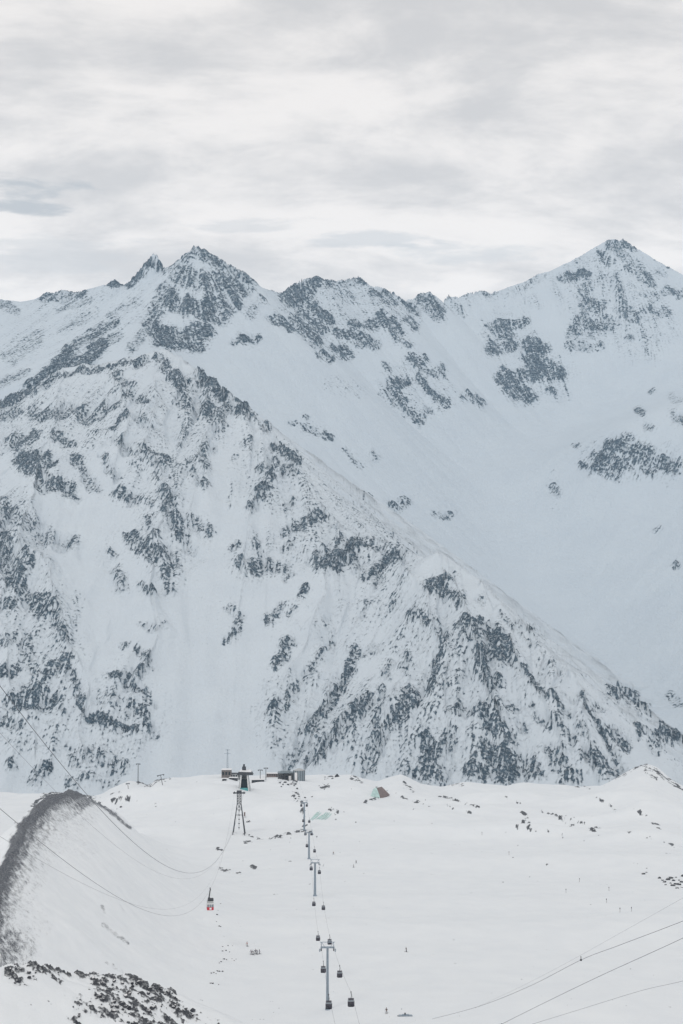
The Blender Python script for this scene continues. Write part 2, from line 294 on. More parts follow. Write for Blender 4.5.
CRAGS = [[(196,371,3560),(203,373,3550),(212,384,3520)],[(224,391,3470),(231,395,3450),(240,404,3410)],[(264,427,3325),(272,433,3300),(281,444,3265)],[(291,455,3235),(298,459,3218),(304,472,3190)],[(318,502,3105),(323,504,3090),(329,514,3065)],
 [(345,528,3025),(352,531,3005),(360,538,2988)],[(376,543,2962),(384,544,2950),(392,549,2935)],[(425,563,2860),(433,561.5,2845),(441,563,2832)],[(455,616,2790),(461,616,2785),(468,622,2775)],[(470,582,2765),(477,586,2745),(486,594,2725)],[(512,619,2665),(518,625,2645),(525,634,2628)],
 [(548,654,2570),(554,659,2558),(561,667,2542)],[(60,373,3828),(68,371,3815),(78,371,3800)],[(100,365,3765),(108,363,3755),(118,362,3742)],[(590,700,2470),(597,712,2450),(604,727,2430)]]
for pl in CRAGS: zspur = np.maximum(zspur, ridge(XX, YY, [P(*p) for p in pl], lambda d, dy: 1.9 * d))
isspur = zspur > zback
base = smax(zspur, zback, 20 + 30 * sstep(300, 430, XX))

# rock cover, sampled where each patch lies on the faces
PX, PY = proj(XX, YY, base)
def halo(m, n, k):
    g = np.exp(-np.linspace(-2.2, 2.2, n) ** 2 / 2); g /= g.sum(); h = n // 2
    b = m.copy()
    b = np.apply_along_axis(lambda r: np.convolve(r, g, 'same'), 0, b); b = np.apply_along_axis(lambda r: np.convolve(r, g, 'same'), 1, b)
    return np.maximum(m * 0.94, k * b)
mb = raster(BACK, -60, 200, 743, 830); ms = raster(SPUR, -60, 300, 743, 830)
ms = halo(ms, 21, 0.55); mb = halo(mb, 19, 0.5)
dens = np.where(isspur, sample(ms, -60, 300, PX, PY), sample(mb, -60, 200, PX, PY))
gy_, gx_ = np.gradient(base)
dA = np.gradient(A_M)[None, :] * YY; dY = np.gradient(Y_M)[:, None]
sx_ = gx_ / dA; sy_ = gy_ / dY - sx_ * AA
steep = np.sqrt(sx_ ** 2 + sy_ ** 2)
inside = (PX > -58) & (PX < 740) & (PY > 202) & (PY < 826)
generic = np.clip(0.35 * fbm(XX, YY, 420, 3, 77) + 0.1, 0, 0.6) * sstep(0.5, 0.75, steep)
dens = np.where(inside, dens, generic)
# a few stray stones on steep snow
dens = np.maximum(dens, np.where(isspur, 0.05, 0.008) * sstep(0.55, 0.8, steep) * sstep(-0.1, 0.7, fbm(XX, YY, 240, 2, 88)))
dx = sx_ / (steep + 1e-4); dyn = sy_ / (steep + 1e-4)
lic = 0; lic2 = 0; lic3 = 0
sN = np.where(isspur, 1.0, 1.5).astype(np.float32)
for s in np.linspace(-1, 1, 7):
    wgt = 1 - 0.55 * abs(s)
    qx = XX + dx * s * 46 * sN; qy = YY + dyn * s * 46 * sN
    lic = lic + wgt * pn(qx / (11 * sN), qy / (11 * sN), 3)
    qx = XX + dx * s * 20 * sN; qy = YY + dyn * s * 20 * sN
    lic2 = lic2 + wgt * pn(qx / (5.2 * sN), qy / (5.2 * sN), 9)
    qx = XX + dx * s * 130; qy = YY + dyn * s * 130
    lic3 = lic3 + wgt * pn(qx / 48, qy / 48, 13)
lic = lic / lic.std(); lic2 = lic2 / lic2.std(); lic3 = lic3 / lic3.std()
iso = fbm(XX / sN, (YY + 0.6 * base) / sN, 17, 5, 55, 0.85); iso /= iso.std()
iso2 = pn((XX - 0.45 * base) / (34 * sN), (base + 0.5 * YY) / (6.0 * sN), 19); iso2 = iso2 / iso2.std()       # ledges and strata
rg = -np.abs(0.75 * lic + 0.55 * iso + 0.25 * iso2); rg = (rg - rg.mean()) / rg.std()       # thin joined ribs of rock
rg2 = -np.abs(0.8 * lic2 + 0.6 * iso2); rg2 = (rg2 - rg2.mean()) / rg2.std()
det = 0.90 * rg + 0.62 * rg2 + 0.78 * lic2 + 0.30 * lic + 0.30 * iso + 0.48 * lic3
det /= det.std()
rock = np.clip(0.8 * det - quant(np.minimum(dens * 0.95, 0.70 + 0.25 * sstep(0.86, 0.98, dens))), -3, 3).astype(np.float32)
amp = sstep(0.02, 0.5, dens)
zfin = base + amp * (1.3 * lic + 0.75 * iso + 1.5 * rg + 0.5 * np.clip(rock, -1, 2) + 0.45 * lic2 + 0.6 * iso2) * sN ** 0.5 \
     + (np.where(isspur, 3.2, 1.0) + 3.4 * amp) * lic3 * sstep(0.35, 0.7, steep) + (1 - amp) * 0.2 * lic * sstep(0.4, 0.8, steep) + 9 * fbm(XX, YY, 420, 2, 61) * (1 - amp)

def normals(X, Y, Z):
    du = np.stack([np.gradient(X, axis=1), np.gradient(Y, axis=1), np.gradient(Z, axis=1)], -1)
    dv = np.stack([np.gradient(X, axis=0), np.gradient(Y, axis=0), np.gradient(Z, axis=0)], -1)
    n = np.cross(du, dv); n /= np.linalg.norm(n, axis=-1, keepdims=True) + 1e-12
    return n

def grid_mesh(name, X, Y, Z, facemask, attrs, mat):
    ny, nx = X.shape
    idx = np.arange(ny * nx).reshape(ny, nx)
    q = np.stack([idx[:-1, :-1], idx[:-1, 1:], idx[1:, 1:], idx[1:, :-1]], -1)[facemask]
    used = np.zeros(ny * nx, bool); used[q.ravel()] = True
    remap = np.cumsum(used) - 1
    q = remap[q].astype(np.int32)
    co = np.stack([X.ravel(), Y.ravel(), Z.ravel()], -1)[used].astype(np.float32)
    me = bpy.data.meshes.new(name)
    me.vertices.add(len(co)); me.vertices.foreach_set('co', co.ravel())
    me.loops.add(q.size); me.loops.foreach_set('vertex_index', q.ravel())
    me.polygons.add(len(q)); me.polygons.foreach_set('loop_start', np.arange(0, q.size, 4, dtype=np.int32))
    me.polygons.foreach_set('loop_total', np.full(len(q), 4, dtype=np.int32))
    me.polygons.foreach_set('use_smooth', np.ones(len(q), bool))
    me.update(calc_edges=True)
    for k, v in attrs.items():
        at = me.attributes.new(k, 'FLOAT', 'POINT'); at.data.foreach_set('value', v.ravel()[used].astype(np.float32))
    n = normals(X, Y, Z).reshape(-1, 3)[used].astype(np.float32)
    me.normals_split_custom_set_from_vertices([tuple(v) for v in n]) if len(n) < 1 else None
    me.materials.append(mat)
    ob = bpy.data.objects.new(name, me); COL.objects.link(ob)
    return ob

# ------------------------------------------------------------------ materials
def new_mat(name):
    m = bpy.data.materials.new(name); m.use_nodes = True
    nt = m.node_tree; b = nt.nodes['Principled BSDF']
    return m, nt, b

def N(nt, t, **kw):
    n = nt.nodes.new(t)
    for k, v in kw.items(): setattr(n, k, v)
    return n

def terrain_mat(name, noise_scale, rock_a, rock_b, snow=(0.80, 0.825, 0.85), bump=0.5, edge=(-0.12, 0.30), dust=0.35, wob=0.5, veil=0.0):
    m, nt, b = new_mat(name); L = nt.links.new
    at = N(nt, 'ShaderNodeAttribute', attribute_name='rock')
    geo = N(nt, 'ShaderNodeNewGeometry')
    nz = N(nt, 'ShaderNodeTexNoise'); nz.inputs['Scale'].default_value = noise_scale; nz.inputs['Detail'].default_value = 4; nz.inputs['Roughness'].default_value = 0.78
    mpv = N(nt, 'ShaderNodeMapping'); mpv.inputs['Scale'].default_value = (1.0, 0.8, 0.62); mpv.inputs['Rotation'].default_value = (0, 0.35, 0)
    L(geo.outputs['Position'], mpv.inputs['Vector']); L(mpv.outputs[0], nz.inputs['Vector'])
    off = N(nt, 'ShaderNodeMath', operation='MULTIPLY_ADD'); L(nz.outputs['Fac'], off.inputs[0]); off.inputs[1].default_value = wob * 2; off.inputs[2].default_value = -wob
    add = N(nt, 'ShaderNodeMath', operation='ADD'); L(at.outputs['Fac'], add.inputs[0]); L(off.outputs[0], add.inputs[1])
    mr = N(nt, 'ShaderNodeMapRange', interpolation_type='SMOOTHSTEP'); mr.inputs['From Min'].default_value = edge[0]; mr.inputs['From Max'].default_value = edge[1]
    L(add.outputs[0], mr.inputs['Value'])
    mr2 = N(nt, 'ShaderNodeMapRange', interpolation_type='SMOOTHSTEP'); mr2.inputs['From Min'].default_value = -1.3; mr2.inputs['From Max'].default_value = 0.3; mr2.inputs['To Max'].default_value = veil
    L(add.outputs[0], mr2.inputs['Value'])
    mxv = N(nt, 'ShaderNodeMath', operation='MAXIMUM'); L(mr.outputs['Result'], mxv.inputs[0]); L(mr2.outputs['Result'], mxv.inputs[1])
    nz2 = N(nt, 'ShaderNodeTexNoise'); nz2.inputs['Scale'].default_value = noise_scale * 0.8; nz2.inputs['Detail'].default_value = 4; nz2.inputs['Roughness'].default_value = 0.7
    L(geo.outputs['Position'], nz2.inputs['Vector'])
    rc = N(nt, 'ShaderNodeValToRGB'); rc.color_ramp.elements[0].position = 0.32; rc.color_ramp.elements[0].color = (*rock_a, 1)
    rc.color_ramp.elements[1].position = 0.68; rc.color_ramp.elements[1].color = (*rock_b, 1)
    L(nz2.outputs['Fac'], rc.inputs['Fac'])
    # thin snow caught on the rock
    du = N(nt, 'ShaderNodeMapRange'); du.inputs['From Min'].default_value = 0.50; du.inputs['From Max'].default_value = 0.68; du.inputs['To Max'].default_value = dust
    nz3 = N(nt, 'ShaderNodeTexNoise'); nz3.inputs['Scale'].default_value = noise_scale * 1.7; nz3.inputs['Detail'].default_value = 2
    L(geo.outputs['Position'], nz3.inputs['Vector']); L(nz3.outputs['Fac'], du.inputs['Value'])
    mixd = N(nt, 'ShaderNodeMix', data_type='RGBA'); L(du.outputs['Result'], mixd.inputs['Factor']); L(rc.outputs['Color'], mixd.inputs[6]); mixd.inputs[7].default_value = (*snow, 1)
    sn = N(nt, 'ShaderNodeTexNoise'); sn.inputs['Scale'].default_value = noise_scale * 0.09; sn.inputs['Detail'].default_value = 5; L(geo.outputs['Position'], sn.inputs['Vector'])
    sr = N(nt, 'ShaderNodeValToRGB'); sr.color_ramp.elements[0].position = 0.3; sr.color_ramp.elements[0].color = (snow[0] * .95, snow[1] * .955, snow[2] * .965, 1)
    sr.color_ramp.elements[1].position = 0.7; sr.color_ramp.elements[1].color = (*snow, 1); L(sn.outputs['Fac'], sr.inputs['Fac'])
    mix = N(nt, 'ShaderNodeMix', data_type='RGBA'); L(mxv.outputs[0], mix.inputs['Factor']); L(sr.outputs['Color'], mix.inputs[6]); L(mixd.outputs[2], mix.inputs[7])
    L(mix.outputs[2], b.inputs['Base Color'])
    b.inputs['Roughness'].default_value = 0.85; b.inputs['Specular IOR Level'].default_value = 0.2
    bp = N(nt, 'ShaderNodeBump'); bp.inputs['Strength'].default_value = bump; bp.inputs['Distance'].default_value = 1.0 / noise_scale
    L(nz2.outputs['Fac'], bp.inputs['Height']); L(bp.outputs['Normal'], b.inputs['Normal'])
    return m

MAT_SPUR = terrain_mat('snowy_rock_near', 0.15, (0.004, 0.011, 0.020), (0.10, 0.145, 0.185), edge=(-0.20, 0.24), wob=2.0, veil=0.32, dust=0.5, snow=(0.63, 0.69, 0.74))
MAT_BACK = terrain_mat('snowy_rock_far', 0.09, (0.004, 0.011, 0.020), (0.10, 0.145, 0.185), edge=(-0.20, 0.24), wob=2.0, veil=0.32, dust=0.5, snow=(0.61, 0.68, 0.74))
MAT_GROUND = terrain_mat('piste_snow', 0.9,  (0.022, 0.026, 0.035), (0.11, 0.118, 0.13), snow=(0.785, 0.822, 0.85), bump=0.22, dust=0.35, edge=(-0.4, 0.5), wob=0.6)

MAT_MORAINE = terrain_mat('scree_and_snow', 2.4, (0.022, 0.027, 0.04), (0.10, 0.11, 0.13), snow=(0.785, 0.822, 0.85), bump=0.3, dust=0.5, edge=(-0.9, 0.9), wob=1.9, veil=0.25)
fs = isspur[:-1, :-1]
def structure(o, label=None, cat=None):
    o['kind'] = 'structure'
    if label: o['label'] = label
    if cat: o['category'] = cat
    return o
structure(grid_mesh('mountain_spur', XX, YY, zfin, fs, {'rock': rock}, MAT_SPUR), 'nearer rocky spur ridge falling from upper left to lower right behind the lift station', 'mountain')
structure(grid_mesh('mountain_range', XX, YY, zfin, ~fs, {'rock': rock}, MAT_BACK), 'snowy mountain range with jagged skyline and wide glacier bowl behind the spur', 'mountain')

# ------------------------------------------------------------------ near ground
HORIZ = [(-400,800),(-200,798),(0,796),(55,794),(95,797),(106,794),(113,789),(122,785),(131,781),(141,783),(150,786),(158,780),(175,778),(190,779),(205,776),(225,775),(250,778),(285,777),(310,778),(330,777),
 (350,775),(365,780),(378,783),(390,778),(400,775),(408,778),(420,784),(440,788),(452,785),(468,783),(485,786),(505,787),(522,783),(540,784),(560,785),(580,788),(598,787),(612,780),(624,773),(634,768),(645,765),
 (655,769),(664,776),(675,783),(690,790),(760,797),(1000,800)]
_hx = np.array([(p[0] - 341.5) * K for p in HORIZ]); DC = 1350.0
_hz = np.array([P(p[0], p[1], DC).z for p in HORIZ])
_sx = np.linspace(_hx[0], _hx[-1], 1600); _fz = np.interp(_sx, _hx, _hz)
def _gs(v, n):
    k = np.exp(-np.linspace(-2.5, 2.5, n) ** 2 / 2); k /= k.sum(); return np.convolve(np.pad(v, n // 2, 'edge'), k, 'valid')[:len(v)]
_sz = _gs(_fz, 141); _fz = _gs(_fz, 9)
MORA = [P(a, b, d * 1.22) for a, b, d in [(-150,1010,270),(-60,950,320),(-20,905,352),(0,868,380),(12,845,405),(24,825,432),(38,806,465),(52,795,500),(66,790,535),(78,792,570),(92,798,610),(108,809,660),(125,824,730),(150,845,800)]]
KNO = [P(*p) for p in [(-120,1000,250),(-40,975,255),(8,966,262),(40,964,268),(62,969,272),(78,971,276),(100,973,280),(130,977,284),(152,985,288),(170,996,292),(190,1012,296),(230,1038,302),(300,1080,310)]]
BUMPS = []   # (px, distance, half width across, half width along, height)
for px, d, wx_, wy_, h in [(540,1010,60,16,4.5),(580,1060,70,14,4),(640,980,50,16,3.5),(460,1120,70,20,4),(410,1090,50,16,3.5),(290,1085,55,35,7),(210,1180,60,40,6),(130,1180,50,30,7),(600,880,120,30,3),
                           (430,900,120,40,2.5),(200,640,60,60,2.5),(520,620,90,40,2),(660,640,60,40,4),(380,560,60,30,1.2),(560,470,60,40,1.5),(600,1150,50,22,6),(500,1180,70,24,6),(660,1080,40,18,6),(440,1010,60,18,4),(350,1200,40,24,5),(240,1120,50,20,5),(160,1000,60,20,4),(420,720,90,30,2.5),(300,620,70,25,2),(228,1268,9,10,1.6),(238,1262,12,10,1.4),(262,1272,14,10,1.5),(275,1300,12,8,1.2)]:
    BUMPS.append(((px - 341.5) * K * d, d, wx_, wy_, h * 1.5))

def ground_parts(x, y):
    x = np.asarray(x, dtype=np.float32); y = np.asarray(y, dtype=np.float32)
    b = -93 - 0.080 * y
    b = smax(b, -1.9 - 0.365 * y, 5)
    a = np.clip(x / np.maximum(y, 5), _hx[0], _hx[-1])
    ref = -93 - 0.080 * DC
    smo = np.interp(a, _sx, _sz); fine = np.interp(a, _sx, _fz) - smo
    b = b + (smo - ref) * sstep(800, DC, y) + fine * sstep(1130, DC - 20, y)
    over = np.maximum(y - DC, 0)
    b = b - 0.0009 * over ** 2 * np.exp(-over / 1500) - 0.36 * over * sstep(0, 250, over)
    b = b + 2.6 * fbm(x, y, 190, 3, 101) * sstep(100, 500, y) + 0.42 * fbm(x, y, 26, 3, 111)
    b = b + 2.2 * fbm(x, y, 60, 3, 121) * sstep(950, 1200, y)
    for bx, by, wx_, wy_, h in BUMPS:
        e = ((x - bx) / wx_) ** 2 + ((y - by) / wy_) ** 2
        b = b + h * np.exp(-e * 1.3)
    wx = x + 3.0 * pn(x / 30, y / 30, 131); wy = y + 3.0 * pn(x / 30, y / 30, 133)
    m = ridge(wx, wy, MORA, lambda d, dy: 0.84 * d) + 0.5 * fbm(x, y, 9, 3, 141)
    k = ridge(wx, wy, KNO, lambda d, dy: np.where(dy < 0, 0.42, 0.62) * d) + 1.1 * fbm(x, y, 14, 3, 151)
    return b, m, k

def ground_z(x, y):
    b, m, k = ground_parts(x, y)
    return smax(smax(b, m, 22), k, 3)

a_g = np.linspace(-0.2475, 0.2475, 820); a_go = 0.2475 + np.cumsum(np.linspace(0.0008, 0.012, 50))
A_G = np.r_[-a_go[::-1], a_g, a_go]
ys = [14.0]
while ys[-1] < 2450:
    y_ = ys[-1]
    ys.append(y_ * (1.05 if y_ < 205 else 1.0022 if y_ < 330 else 1.0026 if y_ < 1380 else 1.02))
Y_G = np.array(ys)
GA, GY = np.meshgrid(A_G.astype(np.float32), Y_G.astype(np.float32)); GX = GA * GY
gb, gm, gk = ground_parts(GX, GY)
gz = smax(smax(gb, gm, 22), gk, 3)
gid = np.argmax(np.stack([gb, gm, gk]), 0)
GPX, GPY = proj(GX, GY, gz)
mg = raster(GROUND, -60, 740, 743, 1060); mk = raster(KNOLL, -60, 940, 400, 1060)
gd = np.where(gid == 2, sample(mk, -60, 940, GPX, GPY) * (GPY > 941), sample(mg, -60, 740, GPX, GPY) * (GPY > 742))
off = (GPX < -58) | (GPX > 741) | (GPY > 1058)
gd = np.where(off, np.where(gid > 0, 0.4 * sstep(-0.2, 0.4, fbm(GX, GY, 20, 2, 161)), 0), gd)
gyy, gxx = np.gradient(gz); gsx = gxx / (np.gradient(A_G)[None, :] * GY); gsy = gyy / np.gradient(Y_G)[:, None] - gsx * GA
gst = np.sqrt(gsx ** 2 + gsy ** 2) + 1e-4
scl = np.clip(GY / 400, 0.6, 3)
glic = 0
for s in np.linspace(-1, 1, 7):
    qx = GX + gsx / gst * s * 7; qy = GY + gsy / gst * s * 7
    glic = glic + (1 - 0.6 * abs(s)) * pn(qx / 1.3, qy / 1.3, 171)
glic /= glic.std()
giso = fbm(GX, GY, 3.2, 4, 181, 0.8); giso /= giso.std(); gfar = fbm(GX, GY / 2.5, 6, 4, 191, 0.8); gfar /= gfar.std()
gdet = np.where(gid == 1, 0.8 * glic + 0.55 * giso, np.where(GY > 700, gfar, giso)); gdet = gdet / gdet.std() * np.where(gid == 1, 0.3, 1.0)
grock = np.clip(gdet - quant(gd * np.where(gid == 0, 0.55, np.where(gid == 1, 0.92, 0.62))), -3, 3)
gzf = gz + sstep(0.05, 0.5, gd) * (0.45 * np.clip(grock, -0.5, 2) * np.where(gid == 2, 0.7, np.where(gid == 1, 0.4, 1.0)))
gf = gid[:-1, :-1]
structure(grid_mesh('snow_ground', GX, GY, gzf, gf == 0, {'rock': grock}, MAT_GROUND), 'wide white snowfield running down to the lift station crest', 'snow slope')
structure(grid_mesh('moraine', GX, GY, gzf, gf == 1, {'rock': grock}, MAT_MORAINE), 'humped moraine ridge with dark scree edge at the left', 'moraine')
structure(grid_mesh('rocky_knoll', GX, GY, gzf, gf == 2, {'rock': grock}, MAT_GROUND), 'near snowy knoll with broken dark rock at the lower left', 'knoll')

def G(px, py, y0=230, y1=1349):
    v = hit_fn(ground_z, px, py, y0, y1, 4000)
    v.z = float(ground_z(np.array([v.x]), np.array([v.y]))[0]); return v
def GD(px, d):
    x = (px - 341.5) * K * d / 1.0
    return Vector((x, d, float(ground_z(np.array([x]), np.array([d]))[0])))

# ------------------------------------------------------------------ object helpers
def simple(name, col, rough=0.6, metal=0.0, var=0.12, scale=2.0):
    m, nt, b = new_mat(name)
    tc = N(nt, 'ShaderNodeTexCoord'); nz = N(nt, 'ShaderNodeTexNoise'); nz.inputs['Scale'].default_value = scale; nz.inputs['Detail'].default_value = 4
    nt.links.new(tc.outputs['Object'], nz.inputs['Vector'])
    r = N(nt, 'ShaderNodeValToRGB')
    r.color_ramp.elements[0].position = .3; r.color_ramp.elements[0].color = (*[c * (1 - var) for c in col], 1)
    r.color_ramp.elements[1].position = .7; r.color_ramp.elements[1].color = (*[min(c * (1 + var), 1) for c in col], 1)
    nt.links.new(nz.outputs['Fac'], r.inputs['Fac']); nt.links.new(r.outputs['Color'], b.inputs['Base Color'])
    b.inputs['Roughness'].default_value = rough; b.inputs['Metallic'].default_value = metal
    return m
M = dict(
 steel=simple('galvanised_steel', (0.30, 0.36, 0.42), .5, .3), dark=simple('dark_steel', (0.06, 0.065, 0.075), .6, .2), cabin=simple('dark_cabin_paint', (0.045, 0.042, 0.06), .45),
 glass=simple('cabin_glass', (0.24, 0.27, 0.30), .15), grey=simple('grey_panel', (0.42, 0.44, 0.45), .6), red=simple('red_paint', (0.55, 0.035, 0.06), .45), white=simple('white_paint', (0.8, 0.8, 0.8), .5),
 wood=simple('brown_grey_cladding', (0.17, 0.155, 0.15), .8, 0, .35, 1.2), concrete=simple('concrete', (0.28, 0.28, 0.28), .85), snow=simple('roof_snow', (0.82, 0.83, 0.85), .8, 0, .03), teal=simple('teal_sheet', (0.10, 0.34, 0.36), .6, 0, .3, .8),
 paleteal=simple('pale_teal_tarpaulin', (0.50, 0.67, 0.65), .7, 0, .2, .5), brown=simple('brown_rust', (0.20, 0.165, 0.16), .8, 0, .3), tank=simple('blue_grey_sheet', (0.26, 0.31, 0.34), .5, .2, .2), shade=simple('dark_interior', (0.02, 0.03, 0.035), .9),
 rope=simple('steel_rope', (0.10, 0.11, 0.13), .5, .4), jacket_a=simple('dark_blue_jacket', (0.05, 0.08, 0.14), .8), jacket_b=simple('red_jacket', (0.35, 0.08, 0.08), .8), jacket_c=simple('black_jacket', (0.03, 0.03, 0.035), .8),
 jacket_d=simple('grey_jacket', (0.12, 0.14, 0.16), .8), skin=simple('skin', (0.5, 0.33, 0.25), .6), pants=simple('dark_trousers', (0.03, 0.035, 0.045), .8), rockm=simple('dark_rock', (0.06, 0.06, 0.07), .9, 0, .6, 1.5))

def box(bm, lo, hi, mi=0, taper=1.0):
    (x0, y0, z0), (x1, y1, z1) = lo, hi
    cx, cy = (x0 + x1) / 2, (y0 + y1) / 2
    v = [bm.verts.new(p) for p in [(x0, y0, z0), (x1, y0, z0), (x1, y1, z0), (x0, y1, z0)]] + \
        [bm.verts.new((cx + (p[0] - cx) * taper, cy + (p[1] - cy) * taper, z1)) for p in [(x0, y0), (x1, y0), (x1, y1), (x0, y1)]]
    for f in [(3, 2, 1, 0), (4, 5, 6, 7), (0, 1, 5, 4), (1, 2, 6, 5), (2, 3, 7, 6), (3, 0, 4, 7)]: bm.faces.new([v[i] for i in f])
    return v

def bar(bm, a, b, r, r2=None, n=8):
    a, b = Vector(a), Vector(b); r2 = r if r2 is None else r2
    ax = (b - a).normalized(); up = Vector((0, 0, 1)) if abs(ax.z) < .9 else Vector((1, 0, 0))
    u = ax.cross(up).normalized(); w = ax.cross(u)
    A = [bm.verts.new(a + (u * math.cos(2 * math.pi * i / n) + w * math.sin(2 * math.pi * i / n)) * r) for i in range(n)]
    B = [bm.verts.new(b + (u * math.cos(2 * math.pi * i / n) + w * math.sin(2 * math.pi * i / n)) * r2) for i in range(n)]
    for i in range(n):
        j = (i + 1) % n; bm.faces.new((A[i], A[j], B[j], B[i]))
    bm.faces.new(A[::-1]); bm.faces.new(B)

def tube(bm, pts, r, n=6):
    rings = []
    for i, p in enumerate(pts):
        t = (pts[min(i + 1, len(pts) - 1)] - pts[max(i - 1, 0)]).normalized()
        u = t.cross(Vector((0, 0, 1))).normalized(); w = u.cross(t)
        rr_ = r[i] if isinstance(r, (list, tuple)) else r
        rings.append([bm.verts.new(p + (u * math.cos(2 * math.pi * k / n) + w * math.sin(2 * math.pi * k / n)) * rr_) for k in range(n)])
    for A, B in zip(rings[:-1], rings[1:]):
        for k in range(n):
            j = (k + 1) % n; bm.faces.new((A[k], A[j], B[j], B[k]))
    bm.faces.new(rings[0][::-1]); bm.faces.new(rings[-1])

def prism(bm, prof, y0, y1):
    """profile in x,z drawn out along y"""
    A = [bm.verts.new((x, y0, z)) for x, z in prof]; B = [bm.verts.new((x, y1, z)) for x, z in prof]
    n = len(prof)
    for i in range(n):
        j = (i + 1) % n; bm.faces.new((A[i], A[j], B[j], B[i]))
    bm.faces.new(A[::-1]); bm.faces.new(B)

def obj(name, bm, mat, parent=None, bevel=0.0, smooth=False):
    bmesh.ops.recalc_face_normals(bm, faces=bm.faces)
    if bevel > 0:
        bmesh.ops.bevel(bm, geom=list(bm.edges), offset=bevel, segments=2, affect='EDGES', clamp_overlap=True)
    me = bpy.data.meshes.new(name); bm.to_mesh(me); bm.free()
    if smooth:
        for p in me.polygons: p.use_smooth = True
    me.materials.append(mat)
    o = bpy.data.objects.new(name, me); COL.objects.link(o); o.parent = parent
    return o

def BM(): return bmesh.new()

def tag(o, label, cat, group=None):
    o['label'] = label; o['category'] = cat
    if group: o['group'] = group
    return o

def thing(name, label, cat, loc, rz=0, group=None):
    o = bpy.data.objects.new(name, None); COL.objects.link(o); o.empty_display_size = 0.5
    o.location = loc; o.rotation_euler = (0, 0, rz)
    return tag(o, label, cat, group)

KIDS = {}
def kids(o): return [c for c in bpy.data.objects if c.parent == o]
def dup(root, loc, rz, label, scale=1.0):
    if root not in KIDS: KIDS[root] = [(c, kids(c)) for c in kids(root)]
    r = root.copy(); COL.objects.link(r); r.location = loc; r.rotation_euler = (0, 0, rz); r['label'] = label
    r.scale = (scale,) * 3
    for c, gs in KIDS[root]:
        n = c.copy(); COL.objects.link(n); n.parent = r
        for g in gs:
            n2 = g.copy(); COL.objects.link(n2); n2.parent = n
    return r

# ------------------------------------------------------------------ gondola lift: pylons
PYL = []
pyl_spec = [((327.5, 1010), 947, 'nearest and tallest gondola pylon, blue grey tube, standing at the bottom of the photo'),
            ((315, 896), 862, 'second gondola pylon up the line, in the middle of the open snowfield'),
            ((309, 859), 832, 'third gondola pylon up the line, below the dark ledge of the lift station mound'),
            ((304.3, 830), 802, 'farthest gondola pylon, just under the lift station on the mound')]
for (bp, top, lab) in pyl_spec:
    g = G(*bp); hgt = (bp[1] - top) * K * g.y
    t = thing('lift_pylon', lab, 'pylon', g, 0.0, 'gondola lift pylons')
    r = 0.42 if g.y < 600 else 0.55
    bm = BM(); bar(bm, (0, 0, -1.5), (0, 0, hgt - 0.9), r * 1.25, r * .85, 14); bar(bm, (0, 0, -1.5), (0, 0, .5), r * 2.0, r * 1.8, 14); obj('pole', bm, M['steel'], t)
    bm = BM(); box(bm, (-2.2, -.28, hgt - 1.15), (2.2, .28, hgt - .65)); obj('crossarm', bm, M['steel'], t, .04)
    bm = BM()
    for sx in (-2.0, 2.0): bar(bm, (sx, 0, hgt - .65), (sx * .96, 0, hgt + .75), .1)
    bar(bm, (-2.4, 0, hgt + .75), (2.4, 0, hgt + .75), .11); bar(bm, (-1.0, 0, hgt - .65), (-1.9, 0, hgt + .75), .07); bar(bm, (1.0, 0, hgt - .65), (1.9, 0, hgt + .75), .07)
    obj('gantry', bm, M['steel'], t)
    for sx in (-1.95, 1.95):
        bm = BM(); box(bm, (sx - .16, -2.2, hgt - 1.55), (sx + .16, 2.2, hgt - 1.3))
        sh = obj('sheave_frame', bm, M['dark'], t)
        for k in range(6):
            bm = BM(); bar(bm, (sx - .1, -1.9 + k * .76, hgt - 1.25), (sx + .1, -1.9 + k * .76, hgt - 1.25), .28, n=12); obj('wheel', bm, M['dark'], sh)
        bm = BM(); box(bm, (sx + (.3 if sx > 0 else -.75), -1.6, hgt - 1.9), (sx + (.75 if sx > 0 else -.3), 1.6, hgt - 1.75))
        for q in (-1.5, 1.5): bar(bm, (sx + (.5 if sx > 0 else -.5), q, hgt - 1.8), (sx * .98, q, hgt - .8), .05)
        obj('catwalk', bm, M['steel'], t)
    bm = BM()
    for q in (-.22, .22): bar(bm, (q, -r * 1.5, .4), (q, -r * 1.2, hgt - 1.2), .035, n=5)
    for k in range(int(hgt / .5) - 3): bar(bm, (-.22, -r * 1.45, .7 + k * .5), (.22, -r * 1.45, .7 + k * .5), .025, n=4)
    obj('ladder', bm, M['steel'], t)
    PYL.append((g, hgt))

def sag_line(a, b, s, n=24):
    return [a.lerp(b, i / n) - Vector((0, 0, s * 4 * (i / n) * (1 - i / n))) for i in range(n + 1)]
ropes = {}
st_end = GD(296, 1300) + Vector((0, 0, 5))
for side, nm in ((-1.95, 'left'), (1.95, 'right')):
    node = [Vector((4.0 + side * 1.02, 215, -74.5)), P(329.5 if side < 0 else 351.5, 998.5 if side < 0 else 993, 330)]
    node += [Vector((g.x + side, g.y, g.z + h - .93)) for g, h in PYL] + [st_end + Vector((side, 0, 0))]
    pts = []
    for i, (a, b) in enumerate(zip(node[:-1], node[1:])):
        s = [0.5, 0.8, 6.0, 2.0, 1.5, 2.0][i] if i < 6 else 1
        pts += sag_line(a, b, s)[(0 if i == 0 else 1):]
    ropes[nm] = pts
    bm = BM(); tube(bm, pts, 0.022)
    tag(obj('haul_rope', bm, M['rope']), f'thin {nm}-hand haul rope of the gondola lift running over the pylons', 'rope', 'gondola lift haul ropes')

